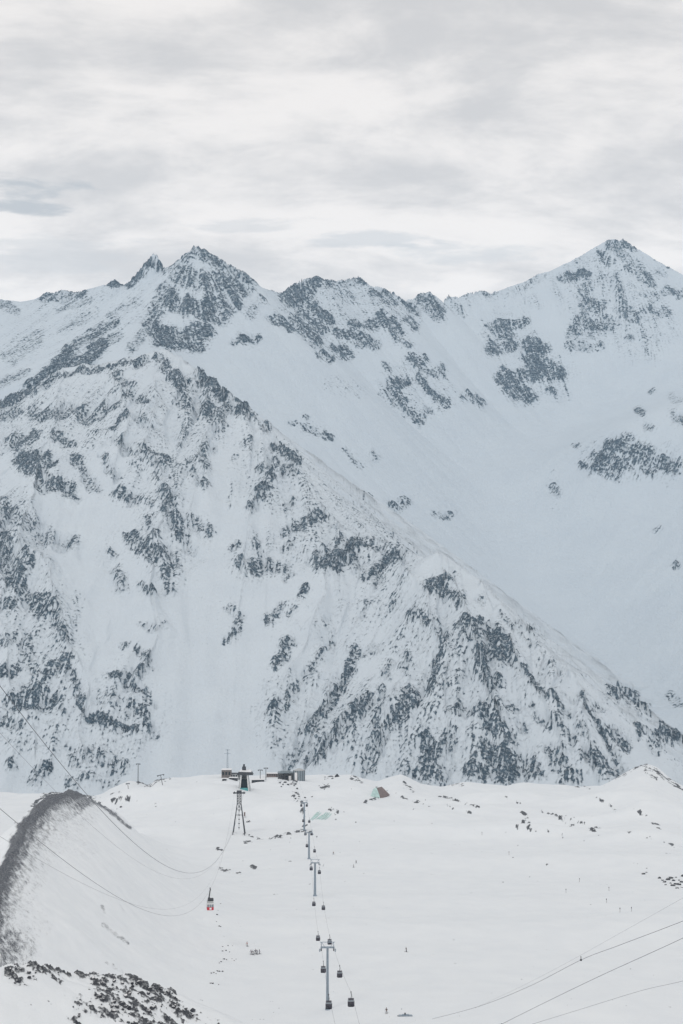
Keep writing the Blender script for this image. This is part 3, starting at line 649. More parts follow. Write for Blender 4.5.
# ------------------------------------------------------------------ gondola cabins
def make_gondola():
    t = thing('gondola_cabin', '', 'gondola', (0, 0, 0), 0, 'dark gondola cabins on the lift')   # origin at the rope
    bm = BM(); box(bm, (-.95, -.85, -3.9), (.95, .85, -2.55)); box(bm, (-.8, -.7, -4.05), (.8, .7, -3.9)); bd = obj('body', bm, M['cabin'], t, .16, True)
    bm = BM(); box(bm, (-.92, -.82, -2.56), (.92, .82, -2.02), 0, .86); obj('window', bm, M['glass'], t, .05)
    bm = BM(); box(bm, (-.85, -.76, -2.03), (.85, .76, -1.88)); obj('roof', bm, M['cabin'], t, .06)
    bm = BM(); box(bm, (.96, -.5, -3.8), (1.0, .5, -2.6)); obj('door', bm, M['dark'], t); 
    bm = BM(); box(bm, (-.75, -1.05, -3.7), (-.1, -.86, -3.0)); obj('ski_rack', bm, M['dark'], bd)
    bm = BM(); bar(bm, (0, 0, -1.9), (.12, 0, -1.0), .09); bar(bm, (.12, 0, -1.0), (0, 0, -.1), .08); obj('hanger', bm, M['dark'], t)
    bm = BM(); box(bm, (-.14, -.35, -.16), (.14, .35, .14)); obj('grip', bm, M['dark'], t, .03)
    return t
gspec = [('left',330,1005.5,345,'dark gondola cabin right in front of the foot of the nearest pylon'),
 ('right',351.5,1003,330,'largest dark gondola cabin, lowest on the right, past the foot of the nearest pylon'),
 ('left',321.5,970,400,'dark gondola cabin just left of the middle of the nearest pylon'),
 ('right',339,974.5,400,'dark gondola cabin just right of the middle of the nearest pylon'),
 ('left',315.5,938.5,500,'dark gondola cabin left of and just above the head of the nearest pylon'),
 ('right',330,942,500,'dark gondola cabin right above the head of the nearest pylon'),
 ('left',311,904,640,'left cabin of the pair hanging below the foot of the second pylon'),
 ('right',323.5,908,620,'right cabin of the pair hanging below the foot of the second pylon'),
 ('left',308,869,790,'dark cabin tucked under the left arm of the second pylon'),
 ('right',318.5,872.5,780,'dark cabin tucked under the right arm of the second pylon'),
 ('left',305,846,860,'small dark cabin left of the shaft of the third pylon'),
 ('right',314.7,851,850,'small dark cabin right of the shaft of the third pylon'),
 ('left',303,834,950,'tiny dark cabin under the left arm of the third pylon'),
 ('right',311,834,950,'tiny dark cabin under the right arm of the third pylon'),
 ('left',301,821,1010,'tiny dark cabin left of the shaft of the farthest pylon'),
 ('right',309,821.5,1010,'tiny dark cabin right of the shaft of the farthest pylon'),
 ('left',300.2,805.5,1090,'tiny dark cabin under the left arm of the farthest pylon'),
 ('right',307,805.5,1090,'tiny dark cabin under the right arm of the farthest pylon')]
g0 = make_gondola(); first = True
for side, px, py, dg, lab in gspec:
    best = None; pts = ropes[side]
    for a, b in zip(pts[:-1], pts[1:]):
        for k in range(6):
            p = a.lerp(b, k / 6); u, v = proj(p.x, p.y, p.z - 2.5)
            c = abs(v - py) + .5 * abs(u - px) + abs(p.y - dg) * .01
            if best is None or c < best[0]: best = (c, p.copy(), u, v)
    print('GOND', px, py, '->', [round(q, 1) for q in best[2:]], round(best[1].y))
    if first: g0.location = best[1]; g0['label'] = lab; g0.scale = (.8,) * 3; first = False
    else: dup(g0, best[1], 0, lab, .8)

# ------------------------------------------------------------------ lattice tower of the aerial tramway
lt = G(239, 834); LH = 41 * K * lt.y
t = thing('lattice_tower', 'tall dark steel lattice tower with splayed legs below the cable car station', 'tower', lt)
def legp(sx, sy, z):
    zz = z / LH; w = 1.35 if zz > .72 else 1.35 + (4.1 - 1.35) * ((.72 - zz) / .72)
    return Vector((sx * w, sy * w * .8, z))
for sx in (-1, 1):
    for sy in (-1, 1):
        bm = BM(); bar(bm, legp(sx, sy, -1.5), legp(sx, sy, LH * .72), .3, .22); bar(bm, legp(sx, sy, LH * .72), legp(sx, sy, LH * .97), .2, .2); obj('leg', bm, M['dark'], t)
bm = BM(); lv = [0, .16, .31, .45, .58, .72, .78, .84, .9, .96]
for i, z in enumerate(lv):
    for a, b in (((-1, -1), (1, -1)), ((1, -1), (1, 1)), ((1, 1), (-1, 1)), ((-1, 1), (-1, -1))):
        if i > 2: bar(bm, legp(*a, z * LH), legp(*b, z * LH), .1, n=5)
        if i + 1 < len(lv) and i > 3:
            bar(bm, legp(*a, z * LH), legp(*b, lv[i + 1] * LH), .085, n=5); bar(bm, legp(*b, z * LH), legp(*a, lv[i + 1] * LH), .085, n=5)
obj('bracing', bm, M['dark'], t)
bm = BM(); bar(bm, (0, 0, LH * .1), (0, 0, LH * .72), .12); 
for k in range(6): box(bm, (-.5, -.3, LH * (.14 + k * .1)), (.5, .3, LH * (.14 + k * .1) + .5))
obj('service_ladder', bm, M['dark'], t)
bm = BM(); box(bm, (-4.2, -1.0, LH * .965), (4.2, 1.0, LH * .99)); box(bm, (-1.6, -1.2, LH * .99), (1.6, 1.2, LH * 1.035)); obj('crossarm', bm, M['dark'], t, .05)
for sx in (-3.3, 3.3):
    bm = BM(); tube(bm, [Vector((sx, -3.2, LH - .9)), Vector((sx, -1.5, LH - .1)), Vector((sx, 0, LH + .2)), Vector((sx, 1.5, LH - .1)), Vector((sx, 3.2, LH - .9))], .22); obj('cable_saddle', bm, M['dark'], t)
TT = Vector((lt.x, lt.y, lt.z + LH + .4))

# ------------------------------------------------------------------ ropes of the tramway
def cable_fit(start, endp, samples, r, label, group, cont=None, name='cable'):
    """a rope hung in a vertical plane from start (pixel, distance) to endp, its sag fitted to where the photo shows it"""
    s = P(*start); e = endp
    T, Z = [0.0, 1.0], [s.z, e.z]
    for px, py in samples:
        a = (px - 341.5) * K
        t = (a * s.y - s.x) / ((e.x - s.x) - a * (e.y - s.y))
        T.append(t); Z.append(P(px, py, s.y + t * (e.y - s.y)).z)
    T = np.array(T); Z = np.array(Z); w = np.ones(len(T)); w[1] = 6
    c = np.polyfit(T, Z, 2, w=w)
    tt = np.linspace(-0.10, 1, 90)
    pts = [Vector((s.x + t * (e.x - s.x), s.y + t * (e.y - s.y), float(np.polyval(c, t)))) for t in tt]
    pts[-1].z = e.z
    bm = BM(); tube(bm, pts, r); tag(obj(name, bm, M['rope']), label, 'cable', group)
    return pts
cg = 'tramway cables on the left'
cable_fit((0, 701, 170), TT + Vector((3.3, 0, 0)), [(50, 752), (95, 796), (110, 811), (150, 843), (200, 879)], .046, 'thickest dark tramway cable, entering highest at the left edge and crossing the moraine crest', cg)
cable_fit((0, 738, 165), TT + Vector((2.2, 0, -1)), [(58, 791), (70, 800), (110, 835), (164, 876)], .017, 'faint thin tramway cable second from the top at the left edge', cg)
c2 = cable_fit((0, 814, 112), TT + Vector((-3.3, 0, 0)), [(22, 829), (50, 847), (102, 879), (176, 911), (197, 912)], .023, 'dark tramway cable entering third from the top at the left edge, carrying the red cabin', cg)
cable_fit((0, 834, 118), TT + Vector((-2.2, 0, -1)), [(15, 844), (38, 858), (76, 879), (140, 905)], .012, 'faintest lowest tramway cable at the left edge', cg)

# red and white tramway cabin
bp_ = min(c2, key=lambda p: abs(p.y - 570)); i_ = c2.index(bp_)
ct = min((c2[i].lerp(c2[i + 1], k / 10) for i in range(len(c2) - 1) for k in range(10) if c2[i].y > 380), key=lambda p: abs(proj(p.x, p.y, p.z)[0] - 210.3) )
print('TRAM', proj(*ct), ct)
S_ = ct.y * K          # metres per pixel there
t = thing('cable_car', 'red and white cable car cabin on a long hanger above the snowfield', 'cable car', ct, math.radians(8))
t.scale = (S_ / .41,) * 3
bm = BM(); box(bm, (-1.35, -1.9, -8.1), (1.35, 1.9, -6.85)); pn_ = obj('lower_panel', bm, M['red'], t, .12)
bm = BM(); box(bm, (-.35, -1.93, -7.8), (.5, -1.88, -7.05)); obj('emblem', bm, M['white'], pn_)
bm = BM(); box(bm, (-1.33, -1.88, -6.85), (1.33, 1.88, -5.75)); obj('window_band', bm, M['glass'], t)
for sx in (-1.36, -.45, .45, 1.36):
    for sy in (-1.9, 1.9):
        bm = BM(); box(bm, (sx - .05, sy - .05, -6.87), (sx + .05, sy + .05, -5.75)); obj('window_post', bm, M['white'], t)
bm = BM(); box(bm, (-1.38, -1.93, -5.75), (1.38, 1.93, -5.4)); obj('cornice', bm, M['white'], t, .05)
bm = BM(); box(bm, (-1.3, -1.8, -5.4), (1.3, 1.8, -4.6), 0, .9); obj('roof', bm, M['grey'], t, .05)
bm = BM(); box(bm, (-.95, -1.2, -4.6), (1.3, 1.2, -3.75)); obj('roof_hatch', bm, M['dark'], t, .05)
bm = BM(); bar(bm, (-.5, 0, -4.6), (-.45, 0, -3.2), .5, .32); bar(bm, (-.45, 0, -3.2), (0, 0, -.1), .26, .2); obj('hanger', bm, M['dark'], t)
bm = BM(); box(bm, (-.22, -1.6, -.3), (.22, 1.6, .12)); cr = obj('carriage', bm, M['dark'], t, .05)
for k in range(4):
    bm = BM(); bar(bm, (-.12, -1.3 + k * .87, .12), (.12, -1.3 + k * .87, .12), .26, n=12); obj('wheel', bm, M['dark'], cr)

# cables at the lower right
rg = 'cables at the lower right'
def cable_pts(pl, r, label, n=14):
    q = [P(*p) for p in pl]; out = []
    for i in range(len(q) - 1):
        p0, p1, p2, p3 = q[max(i - 1, 0)], q[i], q[i + 1], q[min(i + 2, len(q) - 1)]
        for k in range(n):
            t = k / n
            out.append(.5 * ((2 * p1) + (-p0 + p2) * t + (2 * p0 - 5 * p1 + 4 * p2 - p3) * t * t + (-p0 + 3 * p1 - 3 * p2 + p3) * t ** 3))
    out.append(q[-1])
    bm = BM(); tube(bm, out, r); return tag(obj('cable', bm, M['rope']), label, 'cable', rg)
cable_pts([(790, 878, 175), (683, 921, 200), (620, 945, 225), (581, 960, 245), (530, 986, 275), (480, 1006, 310), (432, 1019, 340)], .032, 'dark cable with a slight kink, upper of the two dark cables at the lower right')
cable_pts([(790, 885, 165), (683, 938, 190), (600, 976, 215), (540, 1005, 240), (480, 1035, 265), (400, 1075, 290)], .030, 'straight dark cable just beneath the kinked cable at the lower right')
cable_pts([(790, 840, 190), (683, 898, 220), (640, 922, 240), (570, 961, 275), (520, 987, 305), (475, 1008, 335)], .012, 'faint cable highest of those at the lower right')
cable_pts([(790, 955, 175), (683, 981, 195), (640, 991, 215), (575, 1011, 235), (500, 1034, 260)], .021, 'grey cable lowest of those at the lower right corner')
v = P(581, 960, 245); t = thing('cable_clamp', 'small clamp where the dark lower right cable kinks', 'clamp', v)
bm = BM(); box(bm, (-.16, -.12, -.14), (.16, .12, .14)); obj('jaw', bm, M['dark'], t, .03); bm = BM(); bar(bm, (0, 0, .1), (0, 0, .65), .06); obj('pin', bm, M['dark'], t)

# ------------------------------------------------------------------ station on the crest
def at(px, d, sink=0.0): v = GD(px, d); v.z -= sink; return v
def house(name, label, cat, px, d, w, dep, h, wallm, roofm=None, win=0, roof_over=.4, sink=1.2, rz=0.0, pitch=0.0, lift=0.0, door=True):
    p = at(px, d, 0); p.z += lift
    t = thing(name, label, cat, p, rz)
    bm = BM(); box(bm, (-w / 2, -dep / 2, -sink), (w / 2, dep / 2, h)); obj('wall', bm, wallm, t)
    bm = BM()
    if pitch: prism(bm, [(-w / 2 - roof_over, h + .004), (w / 2 + roof_over, h + .004), (w / 2 + roof_over, h + .2), (0, h + pitch), (-w / 2 - roof_over, h + .2)], -dep / 2 - roof_over, dep / 2 + roof_over)
    else: box(bm, (-w / 2 - roof_over, -dep / 2 - roof_over, h + .004), (w / 2 + roof_over, dep / 2 + roof_over, h + .45))
    obj('roof', bm, roofm or M['snow'], t, .05)
    for k in range(win):
        x = -w / 2 + (k + .5) * w / win
        bm = BM(); box(bm, (x - w / win * .28, -dep / 2 - .04, h * .45), (x + w / win * .28, -dep / 2 + .02, h * .8)); obj('window', bm, M['shade'], t)
    if door:
        bm = BM(); box(bm, (w / 2 - 1.4, -dep / 2 - .05, 0), (w / 2 - .5, -dep / 2 + .02, min(2.0, h * .7))); obj('door', bm, M['dark'], t)
    return t
DS = 1310
house('station_building', 'boxy brown grey timber building at the left end of the station', 'building', 227.7, DS, 8.6, 8, 8.2, M['wood'], M['snow'], 3, .3, 1.5)
house('flat_roofed_wing', 'low grey wing with a dark flat roof right against the brown grey timber building', 'building', 236.5, DS + 4, 9.0, 6, 5.0, M['grey'], M['dark'], 4, .3)
house('shed', 'low dark shed in the snow left below the cable car station', 'shed', 234.5, DS - 45, 7.0, 4, 1.9, M['dark'], M['snow'], 3, .3, 1, -.1)
house('shed', 'small dark shed at the far left below the timber building', 'shed', 225.5, DS - 50, 3.6, 3, 1.3, M['dark'], M['snow'], 1, .2, 1, 0)
# cable car station
t = thing('cable_car_station', 'cable car station with a dark cable opening above a teal docking bay', 'station', G(244.5, 789)); t.scale = (1.12, 1, 1.12)
bm = BM()
prism(bm, [(-4.6, -1), (-2.7, 10.5), (-1.7, 10.5), (-2.7, -1)], -3.5, 3.5); prism(bm, [(4.6, -1), (2.7, 10.5), (1.7, 10.5), (2.7, -1)], -3.5, 3.5); box(bm, (-2.6, 3.0, -1), (2.6, 3.6, 10.5)); obj('wall', bm, M['grey'], t)
bm = BM(); prism(bm, [(-5.6, 10.6), (6.4, 10.6), (5.2, 12.6), (-4.0, 12.9)], -5.0, 5.0); rf = obj('roof', bm, M['dark'], t)
bm = BM(); prism(bm, [(-3.9, 12.95), (5.1, 12.65), (3.8, 13.6), (-2.8, 13.8)], -4.6, 4.6); obj('snow_cover', bm, M['snow'], rf)
bm = BM(); box(bm, (-1.7, -1.8, 13.0), (1.0, 1.6, 16.2)); box(bm, (-1.1, -.5, 16.2), (.2, .5, 18.0)); obj('penthouse', bm, M['dark'], t)
bm = BM(); box(bm, (-2.65, -2.5, 1.2), (2.65, 2.9, 6.6)); obj('cable_opening', bm, M['shade'], t)
bm = BM(); prism(bm, [(-5.2, -5.5), (3.6, -5.5), (2.6, 1.15), (-2.9, 1.15)], -4.4, 2.9); obj('docking_bay', bm, M['teal'], t)
for sx in (-3.2, 3.2):
    bm = BM(); bar(bm, (sx, -3.7, -1), (sx * .72, -3.7, 10.6), .28); obj('post', bm, M['white'], t)
house('hut', 'long dark hut with a snowy roof right beside the cable car station', 'hut', 258.7, DS - 20, 11.0, 5, 2.7, M['dark'], M['snow'], 4, .4, 1.5, .12)
house('long_hut', 'long low brown hut on the crest between the tee posts and the gondola station', 'hut', 273, DS + 20, 10.5, 5, 3.0, M['brown'], M['snow'], 5, .4, 1.5)
# gondola top station
t = thing('gondola_station', 'gondola lift station with a broad grey roof over open dark machinery', 'station', at(286.5, DS)); t.scale = (1, 1, 1.15)
bm = BM(); box(bm, (-7.5, -4, 5.6), (7.5, 4, 6.5)); box(bm, (-5, -3, 6.5), (4, 3, 7.1)); obj('roof', bm, M['tank'], t, .1)
for sx in (-6.6, -2.2, 2.2, 6.6):
    bm = BM(); bar(bm, (sx, -3, -2), (sx, -3, 5.6), .3); obj('post', bm, M['dark'], t)
bm = BM()
for k in range(16):
    x = random.uniform(-6.5, 6.5); z = random.uniform(.2, 4.2); s = random.uniform(.4, 1.1); box(bm, (x - s, -3.4 + .1 * k, z - s * .6), (x + s, -1.5 + .1 * k, z + s * .6))
obj('machinery', bm, M['dark'], t)
bm = BM(); bar(bm, (0, -1, 4.6), (0, -1, 5.3), 2.5, n=24); obj('bullwheel', bm, M['dark'], t)
bm = BM(); box(bm, (2.6, -4.3, .6), (5.0, -3.9, 3.6)); obj('panel', bm, M['white'], t)
bm = BM(); box(bm, (-7.5, 1, -2), (7.5, 3.6, 4.8)); obj('wall', bm, M['concrete'], t)
# round tank
t = thing('round_tank', 'round blue grey ribbed tank house at the right end of the station', 'tank', at(299.5, DS - 8)); t.scale = (1.05, 1.05, 1.25)
bm = BM(); bar(bm, (0, 0, -2), (0, 0, 7.6), 4.9, 4.9, 28); obj('drum', bm, M['tank'], t)
bm = BM()
for k in range(14):
    a = 2 * math.pi * k / 14; bar(bm, (4.95 * math.cos(a), 4.95 * math.sin(a), -2), (4.95 * math.cos(a), 4.95 * math.sin(a), 7.7), .2, n=6)
obj('rib', bm, M['dark'], t)
bm = BM(); bar(bm, (0, 0, 7.65), (0, 0, 9.0), 5.1, 1.2, 28); obj('lid', bm, M['grey'], t)
bm = BM(); box(bm, (-3.6, -5.2, 0), (-1.4, -4.3, 6.4)); obj('door', bm, M['white'], t)
# antenna pylon
t = thing('antenna_mast', 'thin lattice mast with two crossbars rising behind the timber building', 'mast', at(228.5, DS + 18))
mh = 24.0
bm = BM()
for sx in (-.7, .7):
    for sy in (-.7, .7): bar(bm, (sx, sy, -1), (sx * .5, sy * .5, mh), .13, .1, 5)
for k in range(12):
    z = k * 2; w = .7 * (1 - z / mh * .5); bar(bm, (-w, -w, z), (w, -w, z + 2), .07, n=4); bar(bm, (w, -w, z), (-w, -w, z + 2), .07, n=4)
obj('lattice', bm, M['steel'], t)
for z, w in ((mh - 4.2, 2.9), (mh - .8, 2.3)):
    bm = BM(); box(bm, (-w, -.16, z), (w, .16, z + .3)); obj('crossbar', bm, M['steel'], t)
# tee posts and leaning posts
def teepost(label, px, d, h, arm, lean=0.0, r=.3, head=False):
    t = thing('tee_post', label, 'post', at(px, d), 0, 'tee shaped posts along the station crest'); t.rotation_euler = (0, lean, 0)
    bm = BM(); bar(bm, (0, 0, -1), (0, 0, h), r, r * .8); obj('pole', bm, M['dark'], t)
    bm = BM(); box(bm, (-arm, -.25, h - .25), (arm, .25, h + .3)); obj('crossarm', bm, M['dark'], t)
    for sx in (-arm * .8, arm * .8):
        bm = BM(); box(bm, (sx - .3, -.5, h - .8), (sx + .3, .5, h - .25)); obj('insulator', bm, M['dark'], t)
    return t
teepost('dark tee post standing free just right of the cable car station', 261, DS - 5, 9.5, 2.2)
teepost('dark tee post against the left end of the long brown hut', 266.6, DS - 12, 10.5, 2.0)
teepost('grey tee post standing tallest on the crest left of the station', 140, 1335, 19, 2.0, 0, .35)
teepost('short leaning tee post on the rocky mound beside the moraine', 131, 1230, 8.5, 1.6, math.radians(-7), .25)
teepost('leaning tee post with a broad head on the crest midway to the timber building', 165, 1255, 11.5, 3.2, math.radians(-12), .3)
# small dark gabled hut, teal shed, tarpaulin
t = thing('gabled_hut', 'tiny dark triangular hut on the crest right of the round tank', 'hut', at(337, 1335)); t.scale = (.62, .6, .62)
bm = BM(); prism(bm, [(-3.2, -1), (3.2, -1), (3.2, .6), (.3, 4.2), (-3.2, .6)], -2, 2); obj('wall', bm, M['dark'], t)
bm = BM(); prism(bm, [(-3.6, .45), (.3, 4.25), (3.6, .45), (3.6, .8), (.3, 4.7), (-3.6, .8)], -2.4, 2.4); obj('roof', bm, M['shade'], t)
ts = G(376, 797)
t = thing('teal_shed', 'half buried shed with a pale teal face and a brown slanting roof', 'shed', ts, math.radians(-10))
sc_ = ts.y * K
bm = BM(); prism(bm, [(-6.5 * sc_, -2.5), (5 * sc_, -2.5), (3.5 * sc_, 3.2 * sc_), (1 * sc_, 9.2 * sc_), (-2.5 * sc_, 8 * sc_)], -2, 2); obj('front', bm, M['paleteal'], t)
bm = BM()
a_ = [(-2.5 * sc_, -2.02, 8 * sc_), (1 * sc_, -2.02, 9.3 * sc_), (5.2 * sc_, -2.02, -1.0), (13 * sc_, 4, 2.0 * sc_), (5 * sc_, 5, 9.4 * sc_)]
vs = [bm.verts.new(p) for p in a_[1:]]; bm.faces.new(vs)
vs2 = [bm.verts.new(Vector(p) + Vector((-.3, .6, -.9))) for p in a_[1:]]; bm.faces.new(vs2[::-1])
for i in range(4): j = (i + 1) % 4; bm.faces.new((vs[i], vs[j], vs2[j], vs2[i]))
obj('roof', bm, M['brown'], t)
tp = G(317, 820)
t_ = thing('snow_net', 'pale teal sheeting half covered by snow right of the farthest pylon', 'sheeting', tp)
for k in range(9):
    bm = BM(); x = (-6 + k * 1.6) * .8; l = random.uniform(3.2, 6.5); y0 = random.uniform(-2, 4)
    g = lambda xx, yy: float(ground_z(np.array([tp.x + xx]), np.array([tp.y + yy]))[0]) - tp.z
    prof = []
    n = 6
    vsA = []; vsB = []
    for q in range(n + 1):
        f = q / n; yy = y0 + f * l * 3.2; xx = x + f * 5.0; w_ = .55 * math.sin(math.pi * (.12 + .8 * f))
        vsA.append(bm.verts.new((xx - w_, yy, g(xx - w_, yy) + .25))); vsB.append(bm.verts.new((xx + w_, yy, g(xx + w_, yy) + .45)))
    for q in range(n): bm.faces.new((vsA[q], vsB[q], vsB[q + 1], vsA[q + 1]))
    r_ = bmesh.ops.extrude_face_region(bm, geom=list(bm.faces)); bmesh.ops.translate(bm, vec=(0, 0, -.8), verts=[e for e in r_['geom'] if isinstance(e, bmesh.types.BMVert)])
    obj('strip', bm, M['paleteal'], t_)
# red notice board by the lattice tower
v = G(244.6, 818); t = thing('notice_board', 'small reddish notice board on posts right of the lattice tower', 'sign', v)
bm = BM(); box(bm, (-.55, -.06, 1.2), (.55, .06, 4.2)); obj('panel', bm, M['brown'], t); bm = BM(); bar(bm, (-.4, .1, -.5), (-.4, .1, 1.4), .08); bar(bm, (.4, .1, -.5), (.4, .1, 1.4), .08); obj('post', bm, M['dark'], t)
# small sled platform at the bottom edge
v = G(405, 1016); t = thing('rope_tow_platform', 'low dark platform lying on the snow at the bottom edge', 'platform', v)
bm = BM(); box(bm, (-2.0, -.6, .05), (2.2, .6, .3)); box(bm, (-.9, -.5, .3), (1.3, .5, .5)); obj('deck', bm, M['steel'], t, .04); bm = BM(); box(bm, (-.2, -.3, .5), (.25, .3, .95)); obj('winch', bm, M['dark'], t, .05)
for sy in (-.5, .5):
    bm = BM(); box(bm, (-2.4, sy - .08, -.1), (2.4, sy + .08, .05)); obj('runner', bm, M['dark'], t)

# ------------------------------------------------------------------ people
def skin_mesh(name, verts, edges, rad, mat, parent, sub=1, root=0):
    me = bpy.data.meshes.new(name); me.from_pydata(verts, edges, []); o = bpy.data.objects.new(name, me); COL.objects.link(o)
    md = o.modifiers.new('skin', 'SKIN'); md.use_smooth_shade = True
    for i, r in enumerate(rad):
        d = me.skin_vertices[0].data[i]; d.radius = (r, r) if not isinstance(r, tuple) else r; d.use_root = (i == root)
    s = o.modifiers.new('sub', 'SUBSURF'); s.levels = sub; s.render_levels = sub
    dg = bpy.context.evaluated_depsgraph_get(); m2 = bpy.data.meshes.new_from_object(o.evaluated_get(dg))
    o.modifiers.clear(); o.data = m2; bpy.data.meshes.remove(me); m2.name = name
    m2.materials.clear(); m2.materials.append(mat); o.parent = parent
    return o

def make_person(label, loc, rz, jacket, skis=True, lean=.1, spread=.16, arm=.35, group=None):
    t = thing('person', label, 'person', loc, rz, group)
    hip = Vector((0, 0, .92)); ch = hip + Vector((0, lean * .35, .38)); nk = ch + Vector((0, lean * .2, .18)); hd = nk + Vector((0, lean * .1, .19))
    kn = [Vector((sx * (.1 + spread * .4), .10, .50)) for sx in (-1, 1)]; an = [Vector((sx * (.1 + spread * .7), -.02, .10)) for sx in (-1, 1)]; toe = [a + Vector((0, .18, -.04)) for a in an]
    sh = [ch + Vector((sx * .2, 0, .08)) for sx in (-1, 1)]; el = [s + Vector((sx * (.08 + arm * .2), .08, -.27)) for s, sx in zip(sh, (-1, 1))]; hn = [e + Vector((sx * .08, .24, -.06)) for e, sx in zip(el, (-1, 1))]
    V = [hip, ch, nk, hd, hd + Vector((0, .01, .1))]; E = [(0, 1), (1, 2), (2, 3), (3, 4)]; R = [(.15, .11), (.17, .12), .055, .095, .06]
    for i in (0, 1):
        b = len(V); V += [hip + Vector(((-1, 1)[i] * .09, 0, -.06)), kn[i], an[i], toe[i]]; E += [(0, b), (b, b + 1), (b + 1, b + 2), (b + 2, b + 3)]; R += [.095, .065, .05, .045]
        b = len(V); V += [sh[i], el[i], hn[i], hn[i] + Vector((0, .08, 0))]; E += [(1, b), (b, b + 1), (b + 1, b + 2), (b + 2, b + 3)]; R += [.07, .05, .038, .03]
    skin_mesh('body', V, E, R, M['skin'], t)
    V = [hip + Vector((0, 0, -.05)), hip + Vector((0, 0, .1)), ch, ch + Vector((0, 0, .12))]; E = [(0, 1), (1, 2), (2, 3)]; R = [(.19, .15), (.18, .14), (.205, .155), (.13, .1)]
    for i in (0, 1):
        b = len(V); V += [sh[i], el[i], el[i].lerp(hn[i], .85)]; E += [(2, b), (b, b + 1), (b + 1, b + 2)]; R += [.095, .075, .06]
    skin_mesh('jacket', V, E, R, jacket, t)
    V = [hip, hip + Vector((0, 0, -.04))]; E = [(0, 1)]; R = [(.165, .13), (.16, .13)]
    for i in (0, 1):
        b = len(V); V += [hip + Vector(((-1, 1)[i] * .1, 0, -.12)), kn[i], an[i]]; E += [(1, b), (b, b + 1), (b + 1, b + 2)]; R += [.115, .09, .085]
    skin_mesh('trousers', V, E, R, M['pants'], t)
    bm = BM(); bmesh.ops.create_icosphere(bm, subdivisions=2, radius=.135); bmesh.ops.scale(bm, vec=(.95, 1.1, .85), verts=bm.verts); bmesh.ops.translate(bm, vec=hd + Vector((0, -.01, .06)), verts=bm.verts); obj('helmet', bm, M['dark'], t, 0, True)
    for i in (0, 1):
        bm = BM(); box(bm, (toe[i].x - .06, toe[i].y - .22, .0), (toe[i].x + .06, toe[i].y + .12, .13)); obj('boot', bm, M['dark'], t, .03)
        if skis:
            bm = BM(); box(bm, (toe[i].x - .05, -.75, -.03), (toe[i].x + .05, .85, .0)); obj('ski', bm, M['dark'], t)
            bm = BM(); bar(bm, hn[i] + Vector((0, .06, .06)), (hn[i].x + (-1, 1)[i] * .12, hn[i].y - .1, .0), .014, n=5); obj('ski_pole', bm, M['dark'], t)
    return t
people = [((251.3, 954.5), 'jacket_a', 2.6, 'leftmost skier of the group of five on the open snowfield'), ((253.2, 955.0), 'jacket_c', 1.2, 'skier in black, second from the left in the group of five'),
 ((255.2, 953.8), 'jacket_a', 3.6, 'middle skier in dark blue in the group of five'), ((257.0, 954.6), 'jacket_d', .4, 'skier in grey, second from the right in the group of five'),
 ((259.2, 954.0), 'jacket_a', 5.0, 'rightmost skier of the group of five on the open snowfield'), ((247.2, 946.5), 'jacket_b', 2.2, 'lone skier in a dull red jacket just above the group of five'),
 ((386.5, 1013.5), 'jacket_c', 3.0, 'dark clothed person standing near the platform at the bottom edge'), ((406.5, 952.0), 'jacket_c', 1.0, 'lone dark skier on the empty snow right of the nearest pylon'),
 ((356.2, 863.2), 'jacket_c', .6, 'upper of two tiny skiers right of the second pylon'), ((353.8, 867.4), 'jacket_d', 2.0, 'lower of two tiny skiers right of the second pylon'),
 ((333.4, 854.5), 'jacket_c', 2.8, 'tiny skier on the snow right of the foot of the third pylon')]
for (pp, jk, rz, lab) in people:
    p = G(*pp); p.z += .04
    make_person(lab, p, rz, M[jk], True, random.uniform(.1, .4), random.uniform(.1, .25), random.uniform(.2, .8), 'skiers on the snowfield')

# ------------------------------------------------------------------ slope marker poles
mk0 = thing('marker_pole', 'x', 'pole', (0, 0, 0), 0, 'slope marker poles on the right of the snowfield')
bm = BM(); bar(bm, (0, 0, -.3), (0, 0, 2.2), .09, .07, 6); obj('stick', bm, M['wood'], mk0); bm = BM(); box(bm, (-.18, -.04, 1.5), (.18, .04, 2.1)); obj('flag', bm, M['dark'], mk0)
mks = [((566, 893), 'leftmost marker pole in the right half of the snowfield'), ((579.5, 882), 'marker pole standing highest up the slope of those on the right'), ((609, 891), 'marker pole midway up, below and right of the highest marker pole'),
 ((606.5, 903), 'marker pole just below the midway one'), ((620, 912.5), 'left pole of the lowest pair of marker poles on the right'), ((631.5, 911.5), 'right pole of the lowest pair of marker poles, nearest the boulder cluster'),
 ((509, 855), 'lone marker pole far up the slope beneath the streaky ledges'), ((482, 835), 'tiny lone marker pole on the upper slope left of the streaky ledges')]
for i, (pp, lab) in enumerate(mks):
    p = G(*pp)
    if i == 0: mk0.location = p; mk0['label'] = lab
    else: dup(mk0, p, random.uniform(-1, 1), lab)

